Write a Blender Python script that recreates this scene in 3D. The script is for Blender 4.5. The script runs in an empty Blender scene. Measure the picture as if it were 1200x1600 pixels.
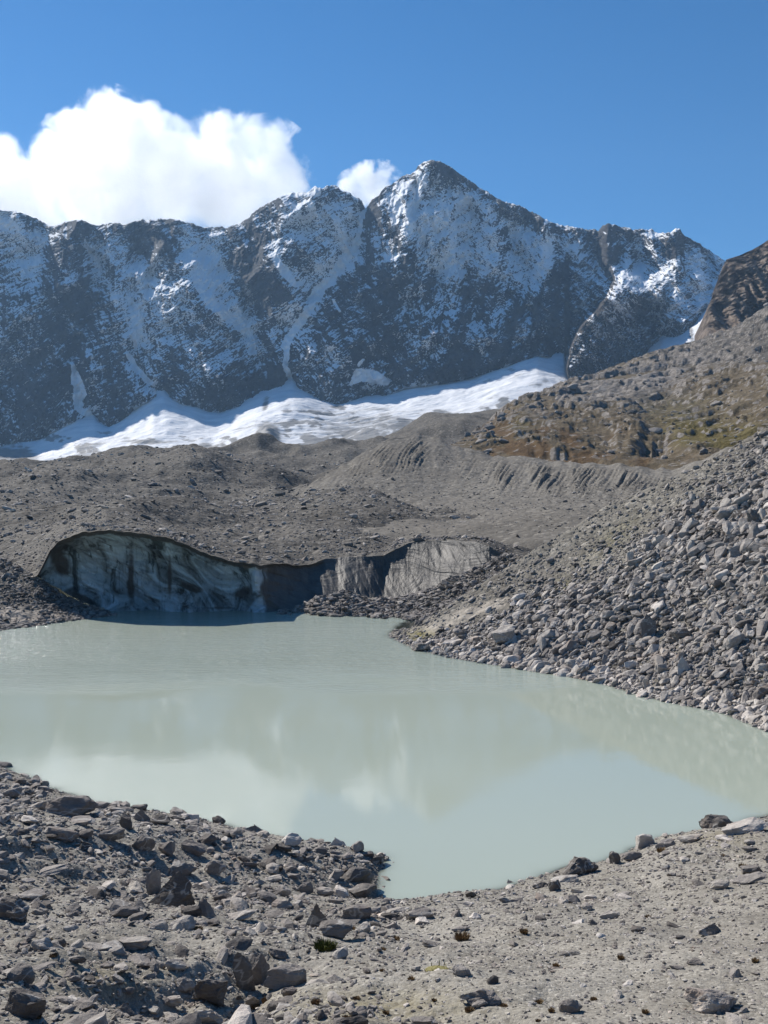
import bpy, math, random
import numpy as np
from mathutils import Vector

# ------------------------------------------------------------------ camera, sky, sun, exposure
scene = bpy.context.scene
F = 1555.0; EYE = 8.0; PITCH = math.radians(-1.47)
cam = bpy.data.cameras.new('camera'); cam_o = bpy.data.objects.new('camera', cam)
scene.collection.objects.link(cam_o); scene.camera = cam_o
cam.sensor_fit = 'VERTICAL'; cam.sensor_height = 36.0; cam.lens = F / 1600 * 36.0
cam.clip_start = 0.1; cam.clip_end = 30000
cam_o.location = (0, 0, EYE); cam_o.rotation_euler = (math.pi / 2 + PITCH, 0, 0)

SUN_EL, SUN_AZ = math.radians(39.5), math.radians(-45)
world = bpy.data.worlds.new('World'); scene.world = world; world.use_nodes = True
wn = world.node_tree
sky = wn.nodes.new('ShaderNodeTexSky'); sky.sky_type = 'NISHITA'; sky.sun_disc = False
sky.sun_elevation = SUN_EL; sky.sun_rotation = SUN_AZ; sky.altitude = 2600; sky.air_density = 1.0
sky.dust_density = 0.25; sky.ozone_density = 1.3
hs = wn.nodes.new('ShaderNodeHueSaturation'); hs.inputs['Saturation'].default_value = 1.38; hs.inputs['Value'].default_value = .92
wn.links.new(sky.outputs[0], hs.inputs['Color']); wn.links.new(hs.outputs[0], wn.nodes['Background'].inputs[0])
wn.nodes['Background'].inputs[1].default_value = 0.097
sun = bpy.data.lights.new('sun', 'SUN'); sun.energy = 5.0; sun.angle = math.radians(0.53); sun.color = (1.0, 0.945, 0.875)
sun_o = bpy.data.objects.new('sun', sun); scene.collection.objects.link(sun_o)
sdir = Vector((math.sin(SUN_AZ) * math.cos(SUN_EL), math.cos(SUN_AZ) * math.cos(SUN_EL), math.sin(SUN_EL)))
sun_o.rotation_euler = sdir.to_track_quat('Z', 'Y').to_euler()
vs = scene.view_settings; vs.view_transform = 'Standard'; vs.look = 'None'; vs.exposure = 0.4; vs.gamma = 1.0
scene.cycles.max_bounces = 12; scene.cycles.diffuse_bounces = 2; scene.cycles.glossy_bounces = 3; scene.cycles.volume_bounces = 12; scene.cycles.transparent_max_bounces = 6
scene.cycles.use_denoising = True; scene.cycles.sample_clamp_indirect = 4

rng = np.random.default_rng(7)

# ------------------------------------------------------------------ numbers
def _hash(ix, iy, iz, seed):
    h = (ix.astype(np.uint32) * np.uint32(374761393) + iy.astype(np.uint32) * np.uint32(668265263)
         + iz.astype(np.uint32) * np.uint32(2147483647) + np.uint32(seed * 1013904223 & 0xffffffff))
    h = (h ^ (h >> np.uint32(13))) * np.uint32(1274126177)
    h = (h ^ (h >> np.uint32(16))) * np.uint32(2246822519)
    return h ^ (h >> np.uint32(15))

_GR = rng.normal(size=(256, 3)); _GR /= np.linalg.norm(_GR, axis=1)[:, None]; _GR = _GR.astype(np.float32)

def noise(x, y, z=0.0, seed=0):
    x, y, z = np.broadcast_arrays(np.asarray(x, np.float32), np.asarray(y, np.float32), np.asarray(z, np.float32))
    xi, yi, zi = np.floor(x), np.floor(y), np.floor(z)
    fx, fy, fz = x - xi, y - yi, z - zi
    xi, yi, zi = xi.astype(np.int32), yi.astype(np.int32), zi.astype(np.int32)
    u, v, w = [t * t * t * (t * (t * 6 - 15) + 10) for t in (fx, fy, fz)]
    r = 0
    flat = np.all(fz == 0)
    for dx in (0, 1):
        for dy in (0, 1):
            for dz in ((0,) if flat else (0, 1)):
                g = _GR[_hash(xi + dx, yi + dy, zi + dz, seed) & np.uint32(255)]
                d = g[..., 0] * (fx - dx) + g[..., 1] * (fy - dy) + g[..., 2] * (fz - dz)
                r = r + d * (u if dx else 1 - u) * (v if dy else 1 - v) * (w if dz else 1 - w)
    return r * 1.5

def fbm(x, y, z=0.0, o=5, seed=0, lac=2.03, gain=0.5, ridged=False):
    s, a, t = 0, 1.0, 0
    for i in range(o):
        n = noise(x, y, z, seed + i * 17)
        if ridged: n = 1 - 2 * np.abs(n) * 1.3
        s = s + a * n; t += a; a *= gain
        x = np.asarray(x) * lac + 3.1; y = np.asarray(y) * lac + 1.7; z = np.asarray(z) * lac
    return s / t

def sstep(a, b, x):
    t = np.clip((x - a) / (b - a), 0, 1); return t * t * (3 - 2 * t)

def curve(pts):
    p = np.array(pts, float); xs, ys = p[:, 0], p[:, 1]
    return lambda x: np.interp(x, xs, ys)

def pxdir(px, py):
    a = (np.asarray(px, float) - 600) / F; b = (800 - np.asarray(py, float)) / F
    return a, math.cos(PITCH) - b * math.sin(PITCH), math.sin(PITCH) + b * math.cos(PITCH)

def P(px, py, Y):
    a, f, u = pxdir(px, py); k = Y / f
    return np.stack(np.broadcast_arrays(a * k, Y + 0 * k, EYE + u * k), -1)

def proj(V):
    x, y, z = V[..., 0], V[..., 1], V[..., 2] - EYE
    c, s = math.cos(PITCH), math.sin(PITCH)
    f = y * c + z * s; u = -y * s + z * c
    return 600 + F * x / f, 800 - F * u / f

def water_hit(px, py):
    a, f, u = pxdir(px, py); k = -EYE / u
    return a * k, f * k

def poly_dist(px, py, pts):
    """distance to a polyline of (x, y, width) points and the width there"""
    best = np.full(np.shape(px), 1e9); wid = np.ones(np.shape(px))
    for (x0, y0, w0), (x1, y1, w1) in zip(pts[:-1], pts[1:]):
        dx, dy = x1 - x0, y1 - y0
        t = np.clip(((px - x0) * dx + (py - y0) * dy) / (dx * dx + dy * dy), 0, 1)
        d = np.hypot(px - x0 - t * dx, py - y0 - t * dy)
        m = d < best; best = np.where(m, d, best); wid = np.where(m, w0 + t * (w1 - w0), wid)
    return best, wid

def inside(px, py, poly):
    c = np.zeros(np.shape(px), bool); n = len(poly)
    for i in range(n):
        x0, y0 = poly[i]; x1, y1 = poly[(i + 1) % n]
        if y0 == y1: continue
        k = ((y0 > py) != (y1 > py)) & (px < (x1 - x0) * (py - y0) / (y1 - y0) + x0)
        c ^= k
    return c

def blob(px, py, x, y, rx, ry, ang=0.0):
    c, s = math.cos(math.radians(ang)), math.sin(math.radians(ang))
    dx, dy = px - x, py - y
    return np.exp(-(((dx * c + dy * s) / rx) ** 2 + ((-dx * s + dy * c) / ry) ** 2))

# ------------------------------------------------------------------ mesh output
def link(name, V, faces4=None, tris=None, mat=None, attrs=None, smooth=True, parent=None):
    me = bpy.data.meshes.new(name)
    V = np.ascontiguousarray(V.reshape(-1, 3), np.float32)
    me.vertices.add(len(V)); me.vertices.foreach_set('co', V.ravel())
    fl = faces4 if faces4 is not None else tris
    k = fl.shape[1]; n = len(fl)
    me.loops.add(n * k); me.loops.foreach_set('vertex_index', np.ascontiguousarray(fl, np.int32).ravel())
    me.polygons.add(n); me.polygons.foreach_set('loop_start', np.arange(0, n * k, k, dtype=np.int32))
    me.polygons.foreach_set('loop_total', np.full(n, k, np.int32))
    me.polygons.foreach_set('use_smooth', np.full(n, smooth, bool))
    for an, av in (attrs or {}).items():
        at = me.attributes.new(an, 'FLOAT', 'POINT'); at.data.foreach_set('value', np.ascontiguousarray(av, np.float32).ravel())
    me.update(calc_edges=True)
    if mat: me.materials.append(mat)
    o = bpy.data.objects.new(name, me); scene.collection.objects.link(o)
    if parent: o.parent = parent
    return o

def grid_faces(r, c):
    i = np.arange(r * c).reshape(r, c)
    return np.stack([i[:-1, :-1], i[:-1, 1:], i[1:, 1:], i[1:, :-1]], -1).reshape(-1, 4)

def grid_obj(name, G, mat, attrs=None, smooth=True, parent=None):
    # rows must run away from the camera, columns left to right
    return link(name, G, faces4=grid_faces(G.shape[0], G.shape[1]), mat=mat, attrs=attrs, smooth=smooth, parent=parent)

def loft(px, rows, subs):
    """rows: list of (py(px), Y(px)) near to far; smooth blend between rows, in world space"""
    R = [P(px, r[0](px) if callable(r[0]) else np.full(px.shape, float(r[0])),
           r[1](px) if callable(r[1]) else np.full(px.shape, float(r[1]))) for r in rows]
    R = np.array(R)
    out = []
    n = len(R)
    M = np.zeros_like(R)
    for i in range(n):
        if i == 0: M[i] = R[1] - R[0]
        elif i == n - 1: M[i] = R[-1] - R[-2]
        else:
            a, b = R[i] - R[i - 1], R[i + 1] - R[i]
            m = 0.5 * (a + b)
            za, zb = a[:, 2], b[:, 2]
            m[:, 2] = np.where(za * zb > 0, 2 * za * zb / (za + zb + 1e-9), 0)
            ya, yb = a[:, 1], b[:, 1]
            yy = np.where(ya * yb > 0, 2 * ya * yb / (ya + yb + 1e-9), 0)
            m[:, 1] = yy
            M[i] = m
    for i in range(n - 1):
        k = subs[i]
        t = np.linspace(0, 1, k, endpoint=(i == n - 2))[:, None, None]
        h00 = 2 * t**3 - 3 * t**2 + 1; h10 = t**3 - 2 * t**2 + t; h01 = -2 * t**3 + 3 * t**2; h11 = t**3 - t**2
        out.append(h00 * R[i] + h10 * M[i] + h01 * R[i + 1] + h11 * M[i + 1])
    G = np.concatenate(out, 0)
    G[..., 0] = (px[None, :] - 600) / F * (G[..., 1] * math.cos(PITCH) + (G[..., 2] - EYE) * math.sin(PITCH))
    return G

def push(G, d):
    """carve relief into a far surface: move each point d metres towards the viewing side along its line of sight, so skylines keep their height"""
    k = (G[..., 1] - d) / G[..., 1]
    G[..., 0] *= k; G[..., 2] = EYE + (G[..., 2] - EYE) * k; G[..., 1] -= d

def normals(G):
    du = np.gradient(G, axis=1); dv = np.gradient(G, axis=0)
    n = np.cross(du, dv); n /= np.linalg.norm(n, axis=-1, keepdims=True) + 1e-12
    n[n[..., 2] < 0] *= -1
    return n

# ------------------------------------------------------------------ materials
class NT:
    def __init__(s, name, disp=False):
        s.m = bpy.data.materials.new(name); s.m.use_nodes = True; s.t = s.m.node_tree; s.t.nodes.clear()
        s.out = s.n('ShaderNodeOutputMaterial')
    def n(s, typ, **kw):
        nd = s.t.nodes.new(typ)
        for k, v in kw.items(): setattr(nd, k, v)
        return nd
    def set(s, sock, v):
        if isinstance(v, bpy.types.NodeSocket): s.t.links.new(v, sock)
        elif v is not None: sock.default_value = v
    def pos(s): return s.n('ShaderNodeNewGeometry').outputs['Position']
    def attr(s, a): return s.n('ShaderNodeAttribute', attribute_name=a).outputs['Fac']
    def math(s, op, a, b=None, clamp=False, c=None):
        nd = s.n('ShaderNodeMath', operation=op, use_clamp=clamp); s.set(nd.inputs[0], a); s.set(nd.inputs[1], b)
        if c is not None: s.set(nd.inputs[2], c)
        return nd.outputs[0]
    def map(s, vec, scale=(1, 1, 1), rot=(0, 0, 0), loc=(0, 0, 0)):
        nd = s.n('ShaderNodeMapping'); s.set(nd.inputs['Vector'], vec); nd.inputs['Scale'].default_value = scale
        nd.inputs['Rotation'].default_value = rot; nd.inputs['Location'].default_value = loc; return nd.outputs[0]
    def noise(s, vec, scale, detail=6, rough=0.55, dist=0.0, out=0):
        nd = s.n('ShaderNodeTexNoise'); s.set(nd.inputs['Vector'], vec); nd.inputs['Scale'].default_value = scale
        nd.inputs['Detail'].default_value = detail; nd.inputs['Roughness'].default_value = rough
        nd.inputs['Distortion'].default_value = dist; return nd.outputs[out]
    def vor(s, vec, scale, out='Color', rnd=1.0, feature='F1'):
        nd = s.n('ShaderNodeTexVoronoi', feature=feature); s.set(nd.inputs['Vector'], vec); nd.inputs['Scale'].default_value = scale
        nd.inputs['Randomness'].default_value = rnd; return nd.outputs[out]
    def ramp(s, fac, stops, interp='LINEAR'):
        nd = s.n('ShaderNodeValToRGB'); s.set(nd.inputs[0], fac); cr = nd.color_ramp; cr.interpolation = interp
        while len(cr.elements) < len(stops): cr.elements.new(0.5)
        for e, (p, c) in zip(cr.elements, stops):
            e.position = p; e.color = (c, c, c, 1) if isinstance(c, (int, float)) else (*c, 1)
        return nd.outputs[0]
    def mix(s, fac, a, b, blend='MIX'):
        nd = s.n('ShaderNodeMix', data_type='RGBA', blend_type=blend); s.set(nd.inputs[0], fac)
        for sk, v in ((nd.inputs[6], a), (nd.inputs[7], b)):
            s.set(sk, (*v, 1) if isinstance(v, tuple) and len(v) == 3 else v)
        return nd.outputs[2]
    def sm(s, x, lo, hi):
        nd = s.n('ShaderNodeMapRange', interpolation_type='SMOOTHSTEP'); s.set(nd.inputs[0], x)
        nd.inputs[1].default_value = lo; nd.inputs[2].default_value = hi; return nd.outputs[0]
    def bump(s, h, dist, strength=1.0, normal=None):
        nd = s.n('ShaderNodeBump'); s.set(nd.inputs['Height'], h); nd.inputs['Distance'].default_value = dist
        s.set(nd.inputs['Strength'], strength); s.set(nd.inputs['Normal'], normal); return nd.outputs[0]
    def bsdf(s, color, rough=0.9, normal=None, spec=0.25, ior=None):
        nd = s.n('ShaderNodeBsdfPrincipled'); s.set(nd.inputs['Base Color'], (*color, 1) if isinstance(color, tuple) else color)
        s.set(nd.inputs['Roughness'], rough); s.set(nd.inputs['Normal'], normal); nd.inputs['Specular IOR Level'].default_value = spec
        if ior: nd.inputs['IOR'].default_value = ior
        return nd.outputs[0]
    def done(s, sh): s.t.links.new(sh, s.out.inputs['Surface']); return s.m

def mat_stone():
    m = NT('weathered_grey_stone'); p = m.n('ShaderNodeTexCoord').outputs['Object']
    gp = m.pos()
    t = m.attr('tint')
    base = m.ramp(t, [(0.0, (.10, .088, .076)), (0.25, (.20, .180, .158)), (0.55, (.34, .308, .272)), (0.8, (.47, .43, .372)), (1.0, (.70, .64, .56))])
    n1 = m.noise(gp, 5, 8, .65); n2 = m.noise(m.map(gp, (3, 3, 16), (.4, .3, .2)), 3, 5, .6)
    c = m.mix(m.sm(n1, .35, .7), m.mix(1.0, base, (.68, .66, .67), 'MULTIPLY'), base)
    c = m.mix(m.math('MULTIPLY', m.sm(n2, .5, .75), .35), c, (.33, .31, .29))
    rust = m.math('MULTIPLY', m.sm(m.noise(gp, 1.3, 4, .6), .56, .74), .5)
    c = m.mix(rust, c, m.mix(1.0, c, (1.15, .9, .72), 'MULTIPLY'))
    vn = m.math('ABSOLUTE', m.math('SUBTRACT', m.noise(m.map(gp, (1, 1, 1.6), (.7, .4, 0)), .9, 4, .5, .6), .5))
    c = m.mix(m.math('MULTIPLY', m.sm(vn, .012, .002), .55), c, (.55, .52, .47))
    lich = m.sm(m.noise(gp, 7, 5, .7), .60, .68)
    c = m.mix(m.math('MULTIPLY', lich, .35), c, m.mix(1.0, c, (.5, .5, .46), 'MULTIPLY'))
    b = m.bump(m.math('ADD', m.math('MULTIPLY', m.noise(gp, 9, 9, .7), .6), m.math('MULTIPLY', n2, .3)), .07, .9)
    return m.done(m.bsdf(c, .88, b, .3))

def mat_ground(name, cols, peb, grain, extra=None, peb2=None, bumpd=.05):
    """gravel ground: cols = (dark, mid, light); peb = pebble scale per metre"""
    m = NT(name); p = m.pos()
    big = m.noise(p, grain, 6, .6)
    v1 = m.vor(p, peb); d1 = m.vor(p, peb, 'Distance'); v2 = m.vor(p, peb * 3.1); d2 = m.vor(p, peb * 3.1, 'Distance')
    s1 = m.n('ShaderNodeSeparateColor'); m.set(s1.inputs[0], v1); s2 = m.n('ShaderNodeSeparateColor'); m.set(s2.inputs[0], v2)
    r1, r2 = s1.outputs[0], s2.outputs[0]
    f = m.math('ADD', m.math('MULTIPLY', big, .9), m.math('MULTIPLY', m.math('ADD', m.math('MULTIPLY', r1, .5), m.math('MULTIPLY', r2, .5)), .55))
    c = m.ramp(f, [(.42, cols[0]), (.72, cols[1]), (1.0, cols[2])])
    c = m.mix(m.math('MULTIPLY', m.sm(m.noise(p, grain * .3, 4, .6), .38, .66), .5), c, m.mix(1.0, c, (.62, .60, .58), 'MULTIPLY'))
    # the odd bright or dark stone
    c = m.mix(m.math('MULTIPLY', m.sm(r1, .88, .94), .35), c, tuple(min(.6, x * 1.55) for x in cols[2]))
    c = m.mix(m.math('MULTIPLY', m.sm(s1.outputs[1], .84, .9), .6), c, tuple(x * .75 for x in cols[0]))
    for a, col in (extra or []):
        fac = m.math('MULTIPLY', m.attr(a), m.math('ADD', .35, m.math('MULTIPLY', m.sm(m.noise(p, grain * 6, 5, .7), .35, .65), .65)), clamp=True)
        c = m.mix(fac, c, m.mix(.35, col, m.mix(1.0, c, tuple(min(1.6, 2.6 * x / max(col)) / 1.6 for x in col), 'MULTIPLY')))
    h = m.math('SUBTRACT', 0.5, m.math('ADD', m.math('MULTIPLY', d1, .6), m.math('MULTIPLY', d2, .25)))
    h = m.math('MULTIPLY', h, m.math('ADD', .25, r1))
    return m.done(m.bsdf(c, .95, m.bump(h, bumpd, 1.0), .15))


STONE = mat_stone()

# ------------------------------------------------------------------ stones
def ico(sub):
    import bmesh
    bm = bmesh.new(); bmesh.ops.create_icosphere(bm, subdivisions=sub, radius=1.0)
    V = np.array([v.co[:] for v in bm.verts]); T = np.array([[v.index for v in f.verts] for f in bm.faces]); bm.free()
    return V, T
ICO = {k: ico(k) for k in (1, 2, 3, 4, 5)}

def stone(sub, seed, kind='block'):
    """unit stone in [-1,1]^3: planes cut flat faces into a ball, then roughened"""
    r = np.random.default_rng(seed); V = ICO[sub][0].copy()
    n = {'block': 9, 'slab': 9, 'pointed': 10, 'round': 22, 'cobble': 14}[kind]
    if kind in ('block', 'slab'):
        V = V * 1.45
        ax = np.array([[1, 0, 0], [-1, 0, 0], [0, 1, 0], [0, -1, 0], [0, 0, 1], [0, 0, -1]], float) + r.normal(0, .36, (6, 3))
        offs = list(r.uniform(.68, 1.0, 6))
        ext = r.normal(size=(n, 3)); ax = np.concatenate([ax, ext]); offs += list(r.uniform(.78, 1.05, n))
    elif kind == 'pointed':
        V = V * 1.6
        a0 = r.uniform(0, 6.28); k = 4; ax, offs = [], []
        for i in range(k):
            a = a0 + i * 2 * math.pi / k + r.normal(0, .25); ax.append([math.cos(a), math.sin(a), r.uniform(.35, .75)]); offs.append(r.uniform(.42, .55))
        ax += [[0, 0, -1], [1, .1, 0], [-1, 0, .1]]; offs += [.9, .95, .95]
        ax = np.concatenate([np.array(ax), r.normal(size=(5, 3))]); offs += list(r.uniform(.95, 1.3, 5))
    else:
        V = V * (1.05 if kind == 'round' else 1.15)
        ax = r.normal(size=(n, 3)); offs = list(r.uniform(.72, .98, n))
    ax = ax / np.linalg.norm(ax, axis=1)[:, None]
    for a, o in zip(ax, offs):
        d = V @ a - o; V = V - np.clip(d, 0, None)[:, None] * a
    amp = {1: 0, 2: .06, 3: .10, 4: .15, 5: .15}[sub]
    if amp:
        L = np.linalg.norm(V, axis=1, keepdims=True)
        f = fbm(V[:, 0] * 1.3 + seed, V[:, 1] * 1.3, V[:, 2] * 1.3, 4 if sub > 3 else 2, seed % 91, gain=.55)
        V = V * (1 + amp * 2.0 * f[:, None])
        if sub >= 4:  # ledges of layered rock
            q = V[:, 2] * 5 + V[:, 0] * 1.5 + 1.2 * noise(V[:, 0] * 1.5, V[:, 1] * 1.5, V[:, 2] * 1.5, seed % 77)
            V = V * (1 + .018 * np.sign(np.sin(q))[:, None])
    V /= np.abs(V).max(0)
    return V

LIB = {k: [stone(k, 100 * k + i, ['cobble', 'slab', 'block', 'cobble', 'round', 'slab', 'pointed', 'cobble'][i % 8]) for i in range(16)] for k in (1, 2, 3)}

def rotm(yaw, pitch, roll):
    cy, sy, cp, sp, cr, sr = np.cos(yaw), np.sin(yaw), np.cos(pitch), np.sin(pitch), np.cos(roll), np.sin(roll)
    R = np.empty(np.shape(yaw) + (3, 3))
    R[..., 0, 0] = cy * cp; R[..., 0, 1] = cy * sp * sr - sy * cr; R[..., 0, 2] = cy * sp * cr + sy * sr
    R[..., 1, 0] = sy * cp; R[..., 1, 1] = sy * sp * sr + cy * cr; R[..., 1, 2] = sy * sp * cr - cy * sr
    R[..., 2, 0] = -sp; R[..., 2, 1] = cp * sr; R[..., 2, 2] = cp * cr
    return R

def sample_grid(G, n, weight=None, r=None):
    """n points spread evenly over the grid's cells as the camera sees them; weight: per-vertex acceptance"""
    R, C = G.shape[:2]
    k = n if weight is None else n * 8
    i = r.uniform(0, R - 1.001, k); j = r.uniform(0, C - 1.001, k)
    i0, j0 = i.astype(int), j.astype(int); fi, fj = (i - i0)[:, None], (j - j0)[:, None]
    p = G[i0, j0] * (1 - fi) * (1 - fj) + G[i0 + 1, j0] * fi * (1 - fj) + G[i0, j0 + 1] * (1 - fi) * fj + G[i0 + 1, j0 + 1] * fi * fj
    if weight is not None:
        keep = r.uniform(0, 1, k) < weight[i0, j0]; p = p[keep][:n]; i0 = i0[keep][:n]; j0 = j0[keep][:n]
    return p, i0, j0

def stone_cloud(name, pos, size, sub, mat, seed, flat=.55, tint=None, dip=0.0, tilt=.35, sink=.3, label=None, light=.4):
    """many stones as one mesh"""
    r = np.random.default_rng(seed); n = len(pos); lib = LIB[sub]
    base = ICO[sub][0]; T = ICO[sub][1]; nv = len(base)
    yaw = r.uniform(0, 6.28, n) if dip == 0 else r.normal(dip, .5, n)
    Rm = rotm(yaw, r.normal(0, tilt, n), r.normal(0, tilt, n))
    sc = np.stack([r.uniform(.8, 1.5, n), r.uniform(.6, 1.0, n), r.uniform(.45, 1.0, n) * flat / .55 * .8], -1) * size[:, None] * .5
    which = r.integers(0, len(lib), n); L = np.array(lib)[which]
    V = np.einsum('nij,nvj->nvi', Rm, L * sc[:, None, :]) + pos[:, None, :]
    V[..., 2] += (sc[:, 2] * (1 - 2 * sink))[:, None]
    Tn = (T[None] + (np.arange(n) * nv)[:, None, None]).reshape(-1, 3)
    tt = np.clip(r.normal(light, .19, n), 0, 1) if tint is None else tint
    o = link(name, V, tris=Tn, mat=mat, attrs={'tint': np.repeat(tt, nv)}, smooth=False)
    return o

def single_stone(name, pos, dims, kind, sub, seed, yaw=0, pitch=0, roll=0, tint=.45, sink=.25, lib=None):
    V = (stone(sub, seed, kind) if lib is None else lib) * (np.array(dims) * .5)
    Rm = rotm(np.array(yaw), np.array(pitch), np.array(roll)); V = V @ Rm.T
    z0, z1 = V[:, 2].min(), V[:, 2].max()
    V[:, 2] += -z0 - sink * (z1 - z0)
    o = link(name, V, tris=ICO[sub][1], mat=STONE, attrs={'tint': np.full(len(V), tint)}, smooth=False)
    o.location = tuple(float(q) for q in pos)
    return o

# ================================================================== LAKE
SH_NEAR = [(-60, 75), (-46, 62), (-34, 50), (-22, 38), (-15, 31.5)] + [tuple(float(q) for q in water_hit(a, b)) for a, b in
    [(0, 1203), (60, 1222), (150, 1258), (250, 1275), (350, 1292), (450, 1313), (520, 1325), (578, 1340), (584, 1362), (590, 1385), (600, 1408),
     (650, 1410), (700, 1404), (780, 1397), (850, 1377), (920, 1350), (1010, 1316), (1110, 1298), (1200, 1276)]] + [(13, 25.6), (17, 27)]
SH_TALUS = [(17, 27)] + [tuple(float(q) for q in water_hit(a, b)) for a, b in
    [(1200, 1142), (1130, 1113), (1050, 1098), (1000, 1086), (960, 1073), (900, 1058), (800, 1043), (700, 1027), (645, 1012), (608, 993), (625, 975), (645, 967)]]
LAKE = SH_NEAR + SH_TALUS[1:]

def seg_sd(x, y, pts):
    """distance to an open polyline"""
    best = np.full(np.shape(x), 1e9)
    for (x0, y0), (x1, y1) in zip(pts[:-1], pts[1:]):
        dx, dy = x1 - x0, y1 - y0
        t = np.clip(((x - x0) * dx + (y - y0) * dy) / (dx * dx + dy * dy), 0, 1)
        best = np.minimum(best, np.hypot(x - x0 - t * dx, y - y0 - t * dy))
    return best

# ---- near bank heights
NEAR_POLY = SH_NEAR + [(60, 20), (60, -60), (-90, -60), (-90, 75)]
def h_near(x, y):
    d = seg_sd(x, y, SH_NEAR); ins = inside(x, y, NEAR_POLY); sd = np.where(ins, d, -d)
    sd = sd + .35 * noise(x * .5, y * .5, 0, 3) + .15 * noise(x * 1.7, y * 1.7, 0, 4)
    up = .12 * (1 - np.exp(-np.clip(sd, 0, None) / .4)) + .318 * (np.minimum(sd, 19) - .6 * (1 - np.exp(-np.clip(sd - 19, 0, None))))
    z = np.where(sd > 0, up, .4 * sd)
    w = sstep(0.2, 3, sd)
    rt = 1 - .6 * sstep(.5, 2.5, x)
    z = z + w * rt * (.32 * fbm(x * .33, y * .33, 0, 3, 5) + .10 * fbm(x * 1.4, y * 1.4, 0, 4, 9))
    z = z + .03 * fbm(x * 5, y * 5, 0, 3, 13) * sstep(-.3, .3, sd)
    return z

px = np.linspace(-900, 2100, 960)
Yr = np.concatenate([np.linspace(-5.6, 6, 60), np.geomspace(6.1, 34, 560), np.geomspace(34.5, 80, 60)])
YY, XX = np.meshgrid(Yr, (px - 600) / F, indexing='ij')
X = XX * (YY + 7) * 1.06
NEAR = np.stack([X, YY, h_near(X, YY)], -1)
npx, npy = proj(NEAR)
NEAR[..., 2] -= .38 * blob(npx, npy, 270, 1545, 130, 32, 4) + .30 * blob(npx, npy, 45, 1328, 60, 14, 8) - .12 * blob(npx, npy, 60, 1352, 90, 10, 4) + .25 * blob(npx, npy, 385, 1530, 40, 25) - .10 * blob(npx, npy, 240, 1470, 200, 20, 4)
npx, npy = proj(NEAR)
sandy = np.clip(sstep(560, 680, npx) + blob(npx, npy, 220, 1465, 260, 28, 5) + .8 * blob(npx, npy, 420, 1300, 80, 15, 15) + .8 * blob(npx, npy, 560, 1540, 160, 70), 0, 1)
moss = blob(npx, npy, 600, 1575, 160, 30) * .7 + blob(npx, npy, 150, 1530, 90, 30) * .5 + blob(npx, npy, 1130, 1310, 60, 15) * .5
nz = NEAR[..., 2]
wet = sstep(.26, .05, nz + .12 * noise(NEAR[..., 0] * 2, NEAR[..., 1] * 2, 0, 8))
SHORE = mat_ground('shore_gravel', ((.16, .146, .122), (.28, .260, .222), (.345, .322, .277)), 26, .9,
                   extra=[('moss', (.20, .16, .085)), ('wet', (.07, .062, .052))], bumpd=.018)
o = grid_obj('shore_ground', NEAR, SHORE, {'moss': np.clip(moss, 0, 1), 'wet': wet})
o['kind'] = 'structure'; o['label'] = 'stony gravel bank sloping down to the near shore of the lake'

# ---- talus slope
def h_talus(x, y):
    d = seg_sd(x, y, SH_TALUS)
    s = (x - .2) * .863 + (y - 53) * .505
    TP = SH_TALUS + [(0, 78), (30, 120), (120, 120), (120, 10), (17, 10)]
    sd = np.where(inside(x, y, TP), d, -d)
    pl = .507 * s + .15 * noise(x * .08, y * .08, 0, 21) * 6
    pl = np.where(sd > 0, np.minimum(np.maximum(pl, .18 * sd), .10 * sd + .54 * np.clip(sd - .9, 0, None) + .04), .5 * sd)
    w = sstep(0, 4, sd)
    return pl + w * (.45 * fbm(x * .16, y * .16, 0, 4, 31) + .12 * fbm(x * .8, y * .8, 0, 3, 35)), sd

pxt = np.linspace(570, 2300, 640)
Yt = np.concatenate([np.geomspace(20, 64, 420), np.linspace(64.5, 125, 50)])
YY, XX = np.meshgrid(Yt, (pxt - 600) / F, indexing='ij')
X = XX * YY
zt, sdt = h_talus(X, YY)
# the slope rounds over into the valley behind it
edge = np.interp(X, [-5, 0, 6, 12, 20, 30, 60], [56, 56.5, 57, 58, 59.5, 63, 80]) + 1.5 * noise(X * .2, YY * .05, 0, 41)
edge = edge - 1.5
over = np.clip(YY - edge, 0, None)
zt = zt - .78 * over ** 1.25
TALUS = np.stack([X, YY, np.maximum(zt, -3)], -1)
tpx, tpy = proj(TALUS)
bound = curve([(560, 985), (640, 1002), (700, 962), (800, 925), (880, 905), (945, 880), (1000, 840), (1060, 790), (1130, 738), (1200, 690), (1300, 640), (2300, 300)])
coarse = sstep(-22, 26, 22 * fbm(tpx * .03, tpy * .03, 0, 4, 43) + tpy - bound(tpx)) * (1 - .85 * blob(tpx, tpy, 1040, 995, 22, 13, -25)) * (1 - .9 * sstep(26, 8, poly_dist(tpx, tpy, [(660, 985, 1), (710, 965, 1), (785, 942, 1)])[0])) \
    * (1 - .5 * blob(tpx, tpy, 940, 900, 60, 18, -20))
pale = sstep(13, 4, poly_dist(tpx, tpy, [(672, 985, 1), (720, 962, 1), (790, 940, 1)])[0] + 5 * noise(tpx * .03, tpy * .08, 0, 3)) * (noise(tpx * .05, tpy * .1, 0, 5) > -.25)
olive = blob(tpx, tpy, 657, 994, 22, 8) * 1.2 + .6 * blob(tpx, tpy, 880, 915, 12, 12, -40) + .7 * blob(tpx, tpy, 1190, 1065, 14, 12) + .35 * blob(tpx, tpy, 960, 840, 50, 15, -40)
TAL = mat_ground('talus_gravel', ((.115, .104, .086), (.21, .192, .16), (.29, .266, .225)), 3.2, .35,
                 extra=[('pale', (.50, .44, .36)), ('olive', (.19, .16, .04))], bumpd=.14)
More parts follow.
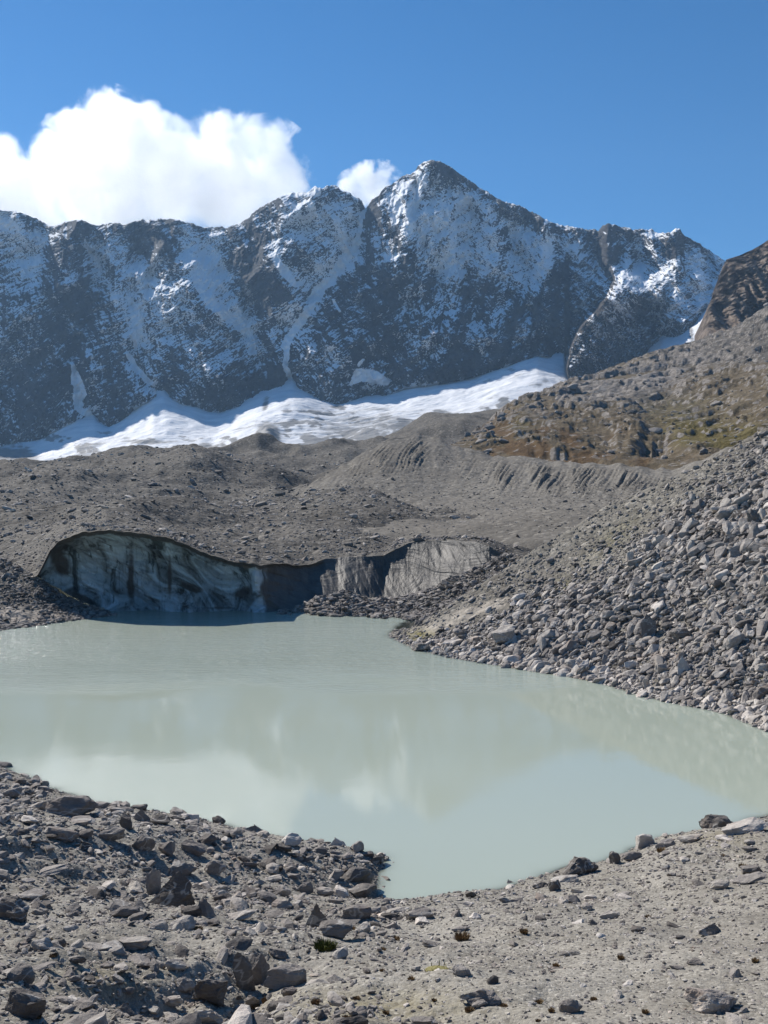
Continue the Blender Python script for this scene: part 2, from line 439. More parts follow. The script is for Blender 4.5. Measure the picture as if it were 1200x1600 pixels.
o = grid_obj('talus_hillside', TALUS, TAL, {'pale': np.clip(pale, 0, 1), 'olive': np.clip(olive, 0, 1)})
o['kind'] = 'structure'; o['label'] = 'steep stony hillside falling to the lake from the right'

# ---- water
def water():
    m = NT('milky_glacier_water'); p = m.pos()
    sp = m.n('ShaderNodeSeparateXYZ'); m.set(sp.inputs[0], p)
    wob = m.math('MULTIPLY', m.math('SUBTRACT', m.noise(m.map(p, (.045, .10, 1)), 1, 5, .65), .5), 15)
    far = m.sm(m.math('ADD', sp.outputs[1], wob), 38, 45)
    patch = m.math('MULTIPLY', m.sm(m.noise(m.map(p, (.12, .35, 1)), 1, 3, .5), .42, .66), .35)
    b1 = m.noise(m.map(p, (2.2, 4.2, 1)), 1.0, 4, .6, .3); b2 = m.noise(m.map(p, (7, 13, 1)), 1.0, 3, .6, .2)
    b3 = m.noise(m.map(p, (.5, 1.1, 1)), 1.0, 2, .5)
    h = m.math('ADD', m.math('MULTIPLY', b1, .6), m.math('MULTIPLY', b2, .25))
    h = m.math('ADD', h, m.math('MULTIPLY', b3, .5))
    st = m.math('ADD', m.math('ADD', .014, m.math('MULTIPLY', patch, .05)), m.math('MULTIPLY', far, 1.6))
    nrm = m.bump(h, .09, st)
    c = m.ramp(m.noise(m.map(p, (.03, .07, 1)), 1, 3, .5), [(.3, (.35, .393, .318)), (.7, (.395, .436, .36))])
    r = m.math('ADD', .014, m.math('MULTIPLY', far, .10))
    b = m.bsdf(c, r, nrm, .5, 1.33)
    tr = m.n('ShaderNodeBsdfTransparent')
    mx = m.n('ShaderNodeMixShader'); m.set(mx.inputs[0], m.attr('depth')); m.set(mx.inputs[1], tr.outputs[0]); m.set(mx.inputs[2], b)
    return m.done(mx.outputs[0])
wpx = np.linspace(-2600, 1500, 500)
Yw = np.concatenate([np.geomspace(16, 90, 420)])
YY, XX = np.meshgrid(Yw, (wpx - 600) / F, indexing='ij'); X = XX * YY
hb = h_near(X, YY); ht, _ = h_talus(X, YY)
bed = np.maximum(hb, ht)
dep = 1 - np.exp(-np.clip(-bed, 0, None) / .045)
dep = np.maximum(dep, .12)
o = grid_obj('lake_water', np.stack([X, YY, 0 * X], -1), water(), {'depth': dep})
o['kind'] = 'structure'; o['label'] = 'milky pale green glacier lake'

# ================================================================== GLACIER TONGUE UNDER RUBBLE
gx = np.linspace(-1500, 2300, 1500)
rim_pts = [(-1500, 905), (-200, 893), (0, 893), (50, 902), (58, 900), (66, 885), (78, 860), (92, 846), (110, 838), (130, 831), (165, 828), (200, 831), (230, 835), (270, 842), (300, 855), (322, 865), (345, 872), (370, 879), (395, 880),
           (405, 883), (440, 880), (470, 884), (487, 881), (505, 874), (530, 871), (560, 869), (600, 868), (618, 858), (640, 848), (665, 845), (690, 844), (720, 845), (748, 848), (765, 853), (782, 866), (800, 880), (900, 900), (2300, 900)]
_rx = np.arange(-1500, 2301, 1.5)
rim_y = curve(np.stack([_rx, curve(rim_pts)(_rx) + (3.4 * fbm(_rx * .06, 0, 0, 4, 50) + 1.6 * np.abs(fbm(_rx * .22, 5, 0, 3, 52))) * sstep(60, 90, _rx)], 1))
rimD = curve([(-1500, 72), (0, 66), (60, 63.4), (130, 61.8), (250, 61.0), (395, 61.6), (415, 64.5), (450, 67.5), (485, 70), (528, 72), (600, 72.6), (640, 72.6), (690, 71.8), (760, 68), (800, 67), (2300, 72)])
# ground behind the rim, rising in mounds to the toe of the snow
crest = curve([(-1500, 700), (-300, 735), (0, 742), (60, 738), (100, 735), (150, 728), (205, 722), (250, 722), (300, 716), (345, 706), (375, 697), (405, 694), (430, 700), (455, 703), (480, 697), (520, 690), (560, 692), (600, 682), (640, 664), (690, 650),
               (740, 641), (780, 636), (830, 620), (900, 600), (1200, 560), (2300, 500)])
rows = [(rim_y, rimD),
        (lambda x: rim_y(x) - 6, lambda x: rimD(x) + 3),
        (curve([(-1500, 850), (0, 850), (100, 822), (165, 812), (400, 845), (600, 836), (760, 838), (900, 860), (2300, 860)]), curve([(-1500, 92), (0, 86), (165, 78), (500, 84), (800, 84), (2300, 84)])),
        (curve([(-1500, 800), (0, 800), (200, 795), (400, 808), (600, 806), (760, 812), (900, 830), (2300, 840)]), 115),
        (curve([(-1500, 770), (0, 772), (200, 768), (400, 775), (500, 786), (600, 788), (760, 795), (900, 800), (2300, 820)]), 160),
        (curve([(-1500, 745), (0, 752), (130, 742), (200, 744), (330, 735), (430, 742), (520, 745), (600, 745), (760, 750), (900, 760), (2300, 780)]), 250),
        (crest, curve([(-1500, 420), (0, 420), (200, 400), (400, 430), (600, 470), (800, 560), (2300, 600)])),
        (lambda x: crest(x) + 26, curve([(-1500, 620), (0, 620), (400, 640), (800, 760), (2300, 800)]))]
G = loft(gx, rows, [8, 45, 60, 80, 90, 110, 30])
Y = G[..., 1]; near = sstep(0, 8, Y - rimD(gx)[None])
hm = fbm(G[..., 0] * .018, Y * .012, 0, 3, 51, ridged=True) * 5.5 * sstep(90, 220, Y) * (1 - .6 * sstep(330, 420, Y)) + fbm(G[..., 0] * .06, Y * .05, 0, 4, 53) * 2.4 * sstep(1, 26, Y - rimD(gx)[None]) \
    + fbm(G[..., 0] * .25, Y * .2, 0, 3, 55) * .5 * near + fbm(G[..., 0] * .9, Y * .9, 0, 3, 56) * .16 * near
# the channel that winds down between the mounds
gpx, gpy = proj(G)
dd, _ = poly_dist(gpx, gpy, [(620, 705, 1), (560, 733, 1), (500, 748, 1), (440, 765, 1), (470, 790, 1)])
hm -= .8 * sstep(14, 2, dd)
for (x, y, rx, ry, a) in [(205, 728, 70, 12, 1.5), (405, 700, 40, 12, 2.5), (520, 696, 60, 12, 1), (300, 745, 80, 12, 2), (120, 775, 120, 12, -1.2), (640, 825, 70, 10, -1.), (330, 765, 90, 8, -1.6), (60, 765, 70, 8, 1.4), (500, 765, 60, 7, -1.2), (560, 800, 80, 8, 1.0), (250, 805, 120, 8, .9), (700, 658, 60, 10, 3)]:
    hm += 1.6 * a * blob(gpx, gpy, x, y, rx, ry)
hm -= 2.8 * sstep(260, 400, Y)
hm += .7 * fbm(G[..., 0] * .012, Y * .02, 0, 3, 58) * sstep(120, 200, Y) * 5
G[..., 2] += hm
DEBRIS = mat_ground('glacier_rubble', ((.055, .050, .043), (.12, .110, .095), (.185, .170, .147)), 1.6, .04, bumpd=.22)
RUB = G
o = grid_obj('rubble_covered_glacier_ground', G, DEBRIS)
o['kind'] = 'structure'; o['label'] = 'grey rubble covering the glacier tongue in low mounds behind the ice cliff'

# ---- the ice cliff, its plan winding so that some of it faces the sun
cx = np.linspace(52, 800, 620)
top_y = rim_y(cx); top_D = rimD(cx)
foot_y = curve([(52, 904), (58, 906), (75, 916), (100, 932), (130, 946), (160, 956), (200, 961), (445, 961), (470, 957), (800, 957)])(cx)
foot_D = curve([(52, 63.5), (60, 64.2), (100, 64.4), (160, 64), (200, 63.0), (395, 62.7), (410, 62.3), (440, 62.6), (470, 63.8), (500, 65.2), (530, 66.2), (600, 66.6), (660, 66.6), (700, 66.0), (760, 64), (800, 64)])(cx)
T0 = P(cx, top_y, top_D - .05); T1 = P(cx, foot_y, foot_D)
T1[:, 2] = np.maximum(T1[:, 2], -.6)
T1[:, 0] = (cx - 600) / F * foot_D
k = np.linspace(0, 1, 170)[:, None, None]
C = T0 * (1 - k) + T1 * k
bulge = curve([(52, 0), (80, 1.2), (160, 2.6), (300, 2.4), (380, 1.2), (400, 0), (440, .6), (480, .6), (510, .0), (540, -.7), (580, .2), (600, 1.3), (640, 1.0), (675, .2), (700, -.3), (800, 0)])(cx)[None]
prof = np.sin(np.pi * np.clip(k[..., 0], 0, 1)) ** .8
C[..., 1] += bulge * prof
u = C[..., 0]; z = C[..., 2]
env = np.clip(np.minimum(k[..., 0], 1) * 12, 0, 1)
left_ = sstep(545, 455, cx)[None]
C[..., 1] += env * (left_ * (1.3 * fbm(u * .2 + .3 * z, z * .18, 0, 5, 61, ridged=True) + .4 * fbm(u * .9, z * .5, 0, 4, 63))
                    + (1 - left_) * (.17 * fbm(u * 1.3 + .7 * z, z * .12, 0, 4, 65, ridged=True) + .5 * fbm(u * .25, z * .3, 0, 3, 66) + .10 * fbm(u * 3, z * .8, 0, 3, 67)))
C = C[::-1]
cpx, cpy = proj(C)
dirt = sstep(392, 425, cpx + 8 * noise(cpx * .05, cpy * .05, 0, 68)) * .78 + sstep(500, 520, cpx) * .25
dirt = np.maximum(dirt, .75 * sstep(12, 3, cpy - rim_y(cpx)))
for (x, y, rx, ry, a, s) in [(95, 880, 18, 30, -30, .8), (300, 918, 22, 7, 20, .8), (205, 895, 8, 60, 0, .7), (225, 870, 22, 40, 0, .35), (380, 925, 25, 12, -20, .7), (130, 935, 45, 8, 25, .7), (265, 900, 5, 60, 0, .6), (330, 950, 80, 4, 0, .5), (90, 860, 30, 10, -30, .6)]:
    dirt = np.maximum(dirt, s * blob(cpx, cpy, x, y, rx, ry, a))
dirt -= .7 * blob(cpx, cpy, 399, 908, 4, 18)
def ice_mat():
    m = NT('banded_dirty_ice'); p = m.pos(); a = m.attr('dirt')
    q = m.map(p, (1, 1, 1), (0, math.radians(-28), 0))
    w = m.n('ShaderNodeTexNoise'); m.set(w.inputs['Vector'], m.map(p, (.09, .09, .12))); w.inputs['Scale'].default_value = 1; w.inputs['Detail'].default_value = 2
    vm = m.n('ShaderNodeVectorMath', operation='MULTIPLY_ADD'); m.set(vm.inputs[0], w.outputs[1]); vm.inputs[1].default_value = (22, 22, 22); m.set(vm.inputs[2], q)
    bands = m.noise(m.map(vm.outputs[0], (.10, .10, .85)), 1.0, 6, .62, .6)
    crack = m.noise(m.map(p, (.75, .4, .10), (0, .12, 0)), 1.0, 8, .7, .9)
    blue = m.ramp(bands, [(.34, (.05, .058, .054)), (.43, (.22, .25, .245)), (.53, (.42, .51, .53)), (.66, (.68, .78, .81))])
    mot = m.noise(m.map(p, (.35, .3, .25), (0, .5, 0)), 1.0, 8, .72, 1.2)
    blue = m.mix(m.math('MULTIPLY', m.sm(mot, .42, .6), .7), blue, (.46, .54, .565))
    blue = m.mix(m.sm(crack, .47, .6), blue, m.mix(1.0, blue, (.16, .17, .155), 'MULTIPLY'))
    grime = m.ramp(m.noise(m.map(p, (1.8, 1.2, .3), (0, .3, 0)), 1, 7, .7), [(.3, (.065, .059, .050)), (.5, (.095, .087, .075)), (.72, (.135, .124, .107))])
    f = m.sm(m.math('ADD', a, m.math('MULTIPLY', m.math('SUBTRACT', m.noise(p, .5, 6, .65), .5), .9)), .3, .62)
    c = m.mix(f, blue, grime)
    hh = m.math('ADD', m.math('MULTIPLY', bands, .6), m.math('MULTIPLY', crack, .6))
    return m.done(m.bsdf(c, .55, m.bump(hh, .5, .7), .35))
cliff = grid_obj('glacier_ice_cliff', C, ice_mat(), {'dirt': np.clip(dirt, 0, 1)})
cliff['kind'] = 'structure'; cliff['label'] = 'dark blue banded ice cliff of the glacier snout at the water'

# ---- rubble heaps at the water's edge in front of the ice
def heap(name, label, x0, x1, top, topD, bot, botD, seed, amp, mat=DEBRIS, attrs=None, nr=120):
    hx = np.linspace(x0, x1, int((x1 - x0) * .9) + 60)
    rows = [(lambda x: bot(x) + 8, lambda x: botD(x) - .6), (bot, botD), (lambda x: .45 * top(x) + .55 * bot(x), lambda x: .5 * topD(x) + .5 * botD(x)), (top, topD), (lambda x: top(x) + 6, lambda x: topD(x) + 3)]
    H = loft(hx, rows, [8, nr // 2, nr // 2, 12])
    e = sstep(0, .06, (hx - x0) / (x1 - x0)) * sstep(0, .06, (x1 - hx) / (x1 - x0))
    H[..., 2] += amp * (fbm(H[..., 0] * .5, H[..., 1] * .5, 0, 4, seed) + .35 * fbm(H[..., 0] * 2, H[..., 1] * 2, 0, 3, seed + 3)) * e[None]
    a = None
    if attrs: hp = proj(H); a = {k2: np.clip(f(*hp), 0, 1) for k2, f in attrs.items()}
    ob = grid_obj(name, H, mat, a); ob['kind'] = 'structure'; ob['label'] = label
    return H
H1 = heap('rubble_spit_ground', 'low spit of grey rubble with a pale bare patch at the far left shore', -1500, 182,
          curve([(-1500, 880), (0, 872), (50, 900), (58, 903), (78, 916), (102, 932), (130, 944), (160, 953), (182, 958)]), curve([(-1500, 74), (0, 67.5), (60, 64.4), (182, 64.0)]),
          curve([(-1500, 1010), (-300, 995), (0, 986), (30, 982), (60, 977), (110, 971), (150, 965), (182, 961)]), curve([(-1500, 50), (-300, 52.5), (0, 55), (60, 57.2), (110, 59), (150, 60.6), (182, 61.9)]), 71, .35,
          mat=mat_ground('spit_gravel', ((.08, .074, .063), (.155, .143, .123), (.225, .208, .18)), 2.6, .3, extra=[('pale', (.46, .40, .34))], bumpd=.15),
          attrs={'pale': lambda a, b: blob(a, b, 20, 964, 85, 12, 3) * 1.6 + .7 * blob(a, b, 120, 966, 40, 5, 0)})
H2 = heap('rubble_heap_ground', 'dark rubble heap along the water below the grey ice wall', 436, 812,
          curve([(436, 958), (455, 956), (478, 947), (492, 937), (515, 930), (545, 926), (568, 934), (590, 938), (620, 936), (650, 927), (690, 912), (730, 896), (760, 882), (785, 871), (812, 868)]), curve([(436, 63.2), (492, 64), (545, 64), (620, 65), (700, 64.5), (790, 63.5), (812, 62)]),
          curve([(436, 960), (480, 961.5), (540, 964), (600, 967), (650, 970), (700, 965), (812, 940)]), curve([(436, 62.2), (480, 61.8), (540, 61), (600, 60.1), (650, 59), (812, 57)]), 75, .45)

# ================================================================== LATERAL MORAINE with gullied face
mx_ = np.linspace(430, 2300, 1100)
mcrest = curve([(430, 778), (470, 762), (510, 742), (545, 722), (575, 703), (600, 690), (625, 682), (655, 678), (680, 683), (705, 694), (740, 705), (780, 711), (830, 718), (870, 722), (930, 724), (990, 728), (1040, 735), (1075, 728), (1110, 712), (1145, 700), (1200, 688), (1400, 640), (2300, 450)])
mD = curve([(430, 150), (600, 185), (660, 195), (800, 172), (1040, 140), (1200, 125), (2300, 110)])
rows = [(curve([(430, 850), (760, 850), (900, 850), (2300, 850)]), curve([(430, 82), (760, 80), (1000, 74), (2300, 70)])),
        (curve([(430, 812), (560, 812), (700, 806), (850, 800), (1000, 800), (2300, 790)]), curve([(430, 108), (700, 112), (1000, 94), (2300, 88)])),
        (curve([(430, 790), (560, 780), (700, 774), (850, 780), (1000, 780), (2300, 700)]), curve([(430, 132), (700, 140), (1000, 112), (2300, 98)])),
        (lambda x: mcrest(x) + 3, lambda x: mD(x) - 3), (mcrest, mD), (lambda x: mcrest(x) + 16, lambda x: mD(x) + 25)]
M = loft(mx_, rows, [40, 60, 190, 12, 25])
ppx, ppy = proj(M)
t_ = np.clip((ppy - mcrest(ppx)) / 70, 0, 1)
gul = fbm(ppx * .15 + .10 * ppy + .8 * noise(ppx * .02, ppy * .03, 0, 80), ppy * .011 + 0 * ppx, 0, 5, 81, ridged=True, gain=.62)
amp = sstep(0.0, .25, t_) * sstep(1., .45, t_) * (.12 + .75 * blob(ppx, ppy, 900, 750, 130, 40) + .4 * blob(ppx, ppy, 640, 715, 80, 50)) * (.25 + 1.6 * np.clip(noise(ppx * .03, ppy * .012, 0, 88) + .35, 0, 1)) * 1.05
M[..., 2] += gul * amp + .6 * fbm(M[..., 0] * .08, M[..., 1] * .08, 0, 4, 83) * sstep(70, 90, M[..., 1]) + .22 * fbm(M[..., 0] * .5, M[..., 1] * .4, 0, 4, 84) * 1.3 \
    + .5 * noise(ppx * .05, 3.3, 0, 87) * sstep(.2, 0, t_)
# left end sinks into the glacier rubble
M[..., 2] -= 5 * sstep(490, 430, ppx) + 3 * sstep(840, 860, ppy)
MOR = mat_ground('moraine_silt', ((.12, .109, .092), (.175, .16, .136), (.225, .206, .176)), 2.2, .05, bumpd=.12)
o = grid_obj('lateral_moraine_ground', M, MOR); o['kind'] = 'structure'; o['label'] = 'sharp crested grey moraine ridge with a gullied face'

# ================================================================== BROWN HILL on the right
hx = np.linspace(640, 2600, 1150)
hcrest = curve([(640, 712), (700, 700), (725, 688), (745, 668), (770, 648), (800, 630), (830, 614), (860, 600), (900, 588), (930, 581), (955, 572), (985, 560), (1020, 549), (1050, 540), (1090, 532), (1115, 522), (1150, 508), (1175, 492), (1200, 476), (1400, 400), (2600, 100)])
hD = curve([(640, 230), (700, 260), (800, 380), (900, 480), (1000, 560), (1200, 620), (2600, 600)])
rows = [(curve([(640, 745), (700, 730), (1040, 760), (1200, 750), (2600, 650)]), curve([(640, 205), (700, 210), (1040, 150), (1200, 135), (2600, 125)])),
        (curve([(640, 716), (700, 700), (860, 700), (1040, 712), (1150, 690), (1200, 672), (2600, 500)]), curve([(640, 218), (700, 225), (1040, 185), (2600, 170)])),
        (curve([(640, 714), (700, 696), (800, 665), (900, 655), (1040, 665), (1200, 625), (2600, 350)]), curve([(640, 224), (700, 240), (900, 290), (1200, 240), (2600, 240)])),
        (curve([(640, 713), (700, 698), (800, 640), (900, 612), (1040, 600), (1200, 560), (2600, 250)]), curve([(640, 228), (700, 250), (900, 390), (1200, 380), (2600, 350)])),
        (hcrest, hD), (lambda x: hcrest(x) + 25, lambda x: hD(x) + 160)]
Hh = loft(hx, rows, [40, 110, 110, 110, 30])
qx, qy = proj(Hh); S = Hh[..., 1] / 300
x_, y_ = Hh[..., 0], Hh[..., 1]
oc = fbm(x_ * .042, y_ * .03, 0, 5, 91, ridged=True)
outc = sstep(.30, .68, oc + .25 * noise(x_ * .008, y_ * .008, 0, 93))
Hh[..., 2] += (1.5 * outc - 2.2 + 1.7 * fbm(x_ * .012, y_ * .01, 0, 4, 95) + .7 * fbm(x_ * .12, y_ * .08, 0, 4, 97, ridged=True) * (.15 + outc)) * np.clip(S, .4, 1.6) * sstep(700, 760, qx)
for (x, y, rx, ry, a) in [(985, 672, 30, 16, 5.5), (1022, 692, 26, 14, -6.5), (955, 690, 28, 14, -4), (868, 706, 28, 7, -8), (840, 690, 50, 12, 3), (1060, 676, 28, 18, 1.5), (1120, 640, 60, 30, -3), (900, 640, 90, 25, 4), (1100, 700, 30, 16, 2)]:
    Hh[..., 2] += a * .32 * blob(qx + 5 * noise(qx * .06, qy * .09, 0, 98), qy + 5 * noise(qx * .07, qy * .07, 0, 96), x, y, rx, ry) * (1 + .5 * fbm(qx * .08, qy * .12, 0, 4, 94, ridged=True))
gn = normals(Hh); steep = 1 - gn[..., 2]
rocky = np.clip(sstep(.16, .36, steep) * .6 + outc * .35 + .5 * blob(qx, qy, 960, 600, 140, 25, -15), 0, 1)
rust = np.clip(1.0 * blob(qx, qy, 850, 685, 140, 40, -8) + .9 * blob(qx, qy, 980, 712, 120, 16) + .5 * blob(qx, qy, 790, 650, 50, 40) + .5 * blob(qx, qy, 1120, 660, 90, 25, 10), 0, 1) * sstep(-.35, .25, fbm(qx * .02, qy * .04, 0, 4, 99)) * (1 - rocky * .6)
olv = np.clip(1.0 * blob(qx, qy, 1110, 672, 95, 28, 8) + .5 * blob(qx, qy, 1185, 680, 50, 30) + .55 * blob(qx, qy, 800, 655, 60, 45, -40) + .4 * blob(qx, qy, 1080, 620, 160, 30), 0, 1) * (1 - rocky * .5)
grey = np.clip(sstep(590, 540, qy - .0 * qx) * sstep(980, 1060, qx) + blob(qx, qy, 1070, 640, 60, 50, 30) * .6 + blob(qx, qy, 1000, 620, 30, 60, 40) * .5, 0, 1)
def hill_mat():
    m = NT('alpine_hillside'); p = m.pos()
    n1 = m.noise(p, .35, 8, .7); n2 = m.noise(p, .05, 5, .6); v = m.vor(p, .7); sc = m.n('ShaderNodeSeparateColor'); m.set(sc.inputs[0], v)
    soil = m.ramp(n1, [(.3, (.075, .058, .036)), (.5, (.155, .122, .078)), (.72, (.235, .192, .132))])
    rustc = m.ramp(n1, [(.3, (.07, .043, .022)), (.55, (.145, .092, .046)), (.75, (.22, .165, .085))])
    olc = m.ramp(n1, [(.3, (.07, .055, .018)), (.55, (.16, .13, .05)), (.75, (.24, .20, .10))])
    gr = m.ramp(n1, [(.3, (.09, .08, .066)), (.55, (.155, .138, .115)), (.75, (.225, .203, .172))])
    rk = m.ramp(m.noise(m.map(p, (1, 1, 3)), .4, 8, .7), [(.3, (.09, .08, .072)), (.5, (.24, .215, .19)), (.7, (.40, .36, .315))])
    def f(a, lo=.2, hi=.75): return m.sm(m.math('ADD', m.attr(a), m.math('MULTIPLY', m.math('SUBTRACT', n1, .5), .9)), lo, hi)
    c = m.mix(f('grey'), soil, gr); c = m.mix(f('olive'), c, olc); c = m.mix(f('rust'), c, rustc); c = m.mix(f('rock', .35, .7), c, rk)
    c = m.mix(m.math('MULTIPLY', m.sm(sc.outputs[0], .9, .94), .6), c, (.36, .33, .30))
    h = m.math('ADD', m.math('MULTIPLY', n1, 1.0), m.math('MULTIPLY', m.noise(p, 1.6, 6, .7), .4))
    return m.done(m.bsdf(c, .95, m.bump(h, 1.6, .9), .1))
o = grid_obj('brown_alpine_hillside', Hh, hill_mat(), {'rock': rocky, 'rust': rust, 'olive': olv, 'grey': grey})
o['kind'] = 'structure'; o['label'] = 'brown hill with rust and olive turf and pale outcrops above the moraine'

# ================================================================== FAR RIGHT BROWN CRAG
kx = np.linspace(1085, 2600, 520)
kc = curve([(1085, 530), (1108, 490), (1114, 462), (1124, 432), (1134, 408), (1150, 402), (1172, 393), (1200, 377), (1260, 330), (1400, 300), (2600, 50)])
rows = [(curve([(1085, 560), (1200, 545), (2600, 400)]), 780), (curve([(1085, 535), (1108, 505), (1200, 500), (2600, 300)]), 860), (curve([(1085, 525), (1110, 470), (1150, 440), (1200, 425), (2600, 150)]), 900), (kc, 980), (lambda x: kc(x) + 30, 1080)]
K = loft(kx, rows, [30, 110, 110, 25])
x_, y_, z_ = K[..., 0], K[..., 1], K[..., 2]
push(K, 46 * fbm(x_ * .026 + z_ * .006, z_ * .008, 0, 6, 101, ridged=True, gain=.55) * sstep(1085, 1115, kx)[None])
push(K, (18 * fbm(x_ * .06 + z_ * .03, z_ * .035, 0, 5, 104, ridged=True, gain=.6) + 7 * fbm(x_ * .09 - .06 * z_, z_ * .05 + x_ * .03, 0, 4, 105, ridged=True)) * sstep(1085, 1115, kx)[None])
K[..., 2] += 2.5 * fbm(x_ * .03, y_ * .02, 0, 4, 103)
def crag_mat():
    m = NT('brown_crag_rock'); p = m.pos()
    n = m.noise(m.map(p, (1, 1, .9), (.3, .9, 0)), .06, 10, .72)
    c = m.ramp(n, [(.34, (.09, .07, .055)), (.5, (.22, .175, .138)), (.64, (.38, .31, .25))])
    return m.done(m.bsdf(c, .95, m.bump(n, 14, .8), .1))
o = grid_obj('crag_hillside', K, crag_mat()); o['kind'] = 'structure'; o['label'] = 'brown sunlit crag closing the skyline at the right edge'

# ================================================================== SNOW AND GLACIER BELOW THE WALL
base_pts = [(-1800, 720), (-300, 705), (0, 700), (20, 694), (60, 688), (90, 672), (120, 654), (148, 652), (170, 670), (190, 654), (215, 636), (240, 618), (256, 612), (285, 628), (320, 640), (345, 642), (375, 630), (400, 618), (430, 607), (458, 603), (480, 612), (505, 626), (525, 634), (560, 622),
            (600, 616), (640, 603), (700, 592), (745, 582), (790, 568), (822, 556), (840, 550), (882, 552), (890, 600), (1000, 575), (1015, 545), (1035, 528), (1060, 524), (1080, 505), (1100, 488), (1128, 480), (1140, 500), (1200, 470), (1400, 420), (2600, 300)]
base = curve(base_pts)
sx = np.linspace(-1800, 2600, 1900)
sbot = curve([(-1800, 740), (0, 735), (110, 745), (330, 735), (400, 712), (540, 705), (640, 690), (880, 640), (1000, 610), (1140, 560), (1200, 540), (2600, 400)])
_bs = lambda w: curve([(x, float(np.mean(base(np.linspace(x - w, x + w, 61))))) for x in np.arange(-1900, 2700, 20)])
bs1, bs2 = _bs(110), _bs(45)
rows = [(lambda x: sbot(x), 960), (lambda x: .72 * sbot(x) + .28 * bs1(x), 1070), (lambda x: .38 * sbot(x) + .62 * bs2(x), 1170), (lambda x: .1 * sbot(x) + .9 * (.5 * base(x) + .5 * bs2(x)), 1250), (base, 1300), (lambda x: base(x) - 42, 1400)]
SN = loft(sx, rows, [70, 100, 100, 60, 40])
x_, y_ = SN[..., 0], SN[..., 1]; ux, uy = proj(SN)
SN[..., 2] += 9 * fbm(x_ * .006, y_ * .006, 0, 4, 111) * sstep(960, 1060, y_) + 2.2 * fbm(x_ * .03, y_ * .02, 0, 4, 113) + 12 * blob(ux, uy, 418, 690, 16, 12) * (1 + .8 * fbm(x_ * .05, y_ * .05, 0, 4, 116)) + 8 * blob(ux, uy, 600, 672, 70, 16, -12) + 9 * blob(ux, uy, 300, 690, 160, 12) * 0
crev = fbm(x_ * .012 + .5 * noise(x_ * .01, y_ * .01, 0, 6), y_ * .05, 0, 4, 115, ridged=True)
cz = np.clip(blob(ux, uy, 500, 660, 110, 26, -4) + blob(ux, uy, 600, 676, 80, 18, -12) + .5 * blob(ux, uy, 240, 690, 90, 14) + .4 * blob(ux, uy, 780, 590, 80, 14, -15), 0, 1)
SN[..., 2] -= 1.3 * cz * sstep(.25, .6, crev)
SN[..., 2] += 3.5 * fbm(x_ * .02, y_ * .03, 0, 5, 117, gain=.6)
sdirt_shade = np.clip(cz * (.45 * sstep(.15, .5, crev) + .9 * sstep(-.1, .35, fbm(ux * .028, uy * .07, 0, 5, 120, gain=.6))), 0, 1)
sdirt_shade = np.maximum(sdirt_shade, .95 * sstep(.02, .3, fbm(ux * .018, uy * .05, 0, 5, 123, gain=.6)) * sstep(655, 690, uy) * (ux < 700))
sdirt_shade = np.maximum(sdirt_shade, .55 * blob(ux, uy, 560, 665, 120, 26, -8) + .30 * blob(ux, uy, 220, 695, 130, 22, -4) + .0 * ux)
for (x, y, rx, ry, a, s) in [(418, 688, 20, 20, 0, 1.6), (240, 690, 45, 5, 0, .9), (125, 712, 40, 7, -15, .6), (150, 695, 25, 5, -20, .5), (15, 712, 45, 13, 0, 1.3), (415, 630, 6, 16, 15, .7), (300, 705, 40, 6, -5, .7), (310, 712, 45, 5, -10, .6),  # dirt marks; the far left patch also paints in the debris's shadow
                             (610, 668, 55, 13, -12, .55), (680, 655, 30, 6, -15, .6), (590, 640, 60, 4, -3, .5), (380, 672, 30, 4, -10, .5), (610, 655, 40, 5, -8, .5), (730, 578, 20, 3, 0, .4), (1080, 520, 5, 18, -10, .7)]:
    sdirt_shade = np.maximum(sdirt_shade, s * blob(ux, uy, x, y, rx, ry, a))
low_ = sstep(30, 4, crest(ux) - uy) * (ux < 900)
sdirt_shade = np.maximum(sdirt_shade, low_ * (.25 + 1.2 * sstep(-.05, .35, fbm(ux * .02, uy * .05, 0, 4, 118))))
def snow_mat():
    m = NT('old_snow'); p = m.pos()
    n = m.noise(m.map(p, (.02, .06, .05), (0, 0, .25)), 1.0, 7, .65, .4); n2 = m.noise(p, .06, 7, .7)
    sn = m.ramp(n, [(.3, (.60, .62, .65)), (.6, (.80, .81, .82))])
    dc = m.ramp(n2, [(.3, (.05, .048, .046)), (.6, (.13, .124, .118))])
    f = m.sm(m.math('ADD', m.attr('dirt'), m.math('MULTIPLY', m.math('SUBTRACT', n, .5), 1.6)), .24, .72)
    c = m.mix(m.math('MULTIPLY', f, .85), sn, dc)
    return m.done(m.bsdf(c, .7, m.bump(m.math('ADD', n, n2), 2.0, .6), .2))
o = grid_obj('snow_field_ground', SN, snow_mat(), {'dirt': np.clip(sdirt_shade, 0, 1)}); o['kind'] = 'structure'; o['label'] = 'snow field and small glacier under the rock wall'

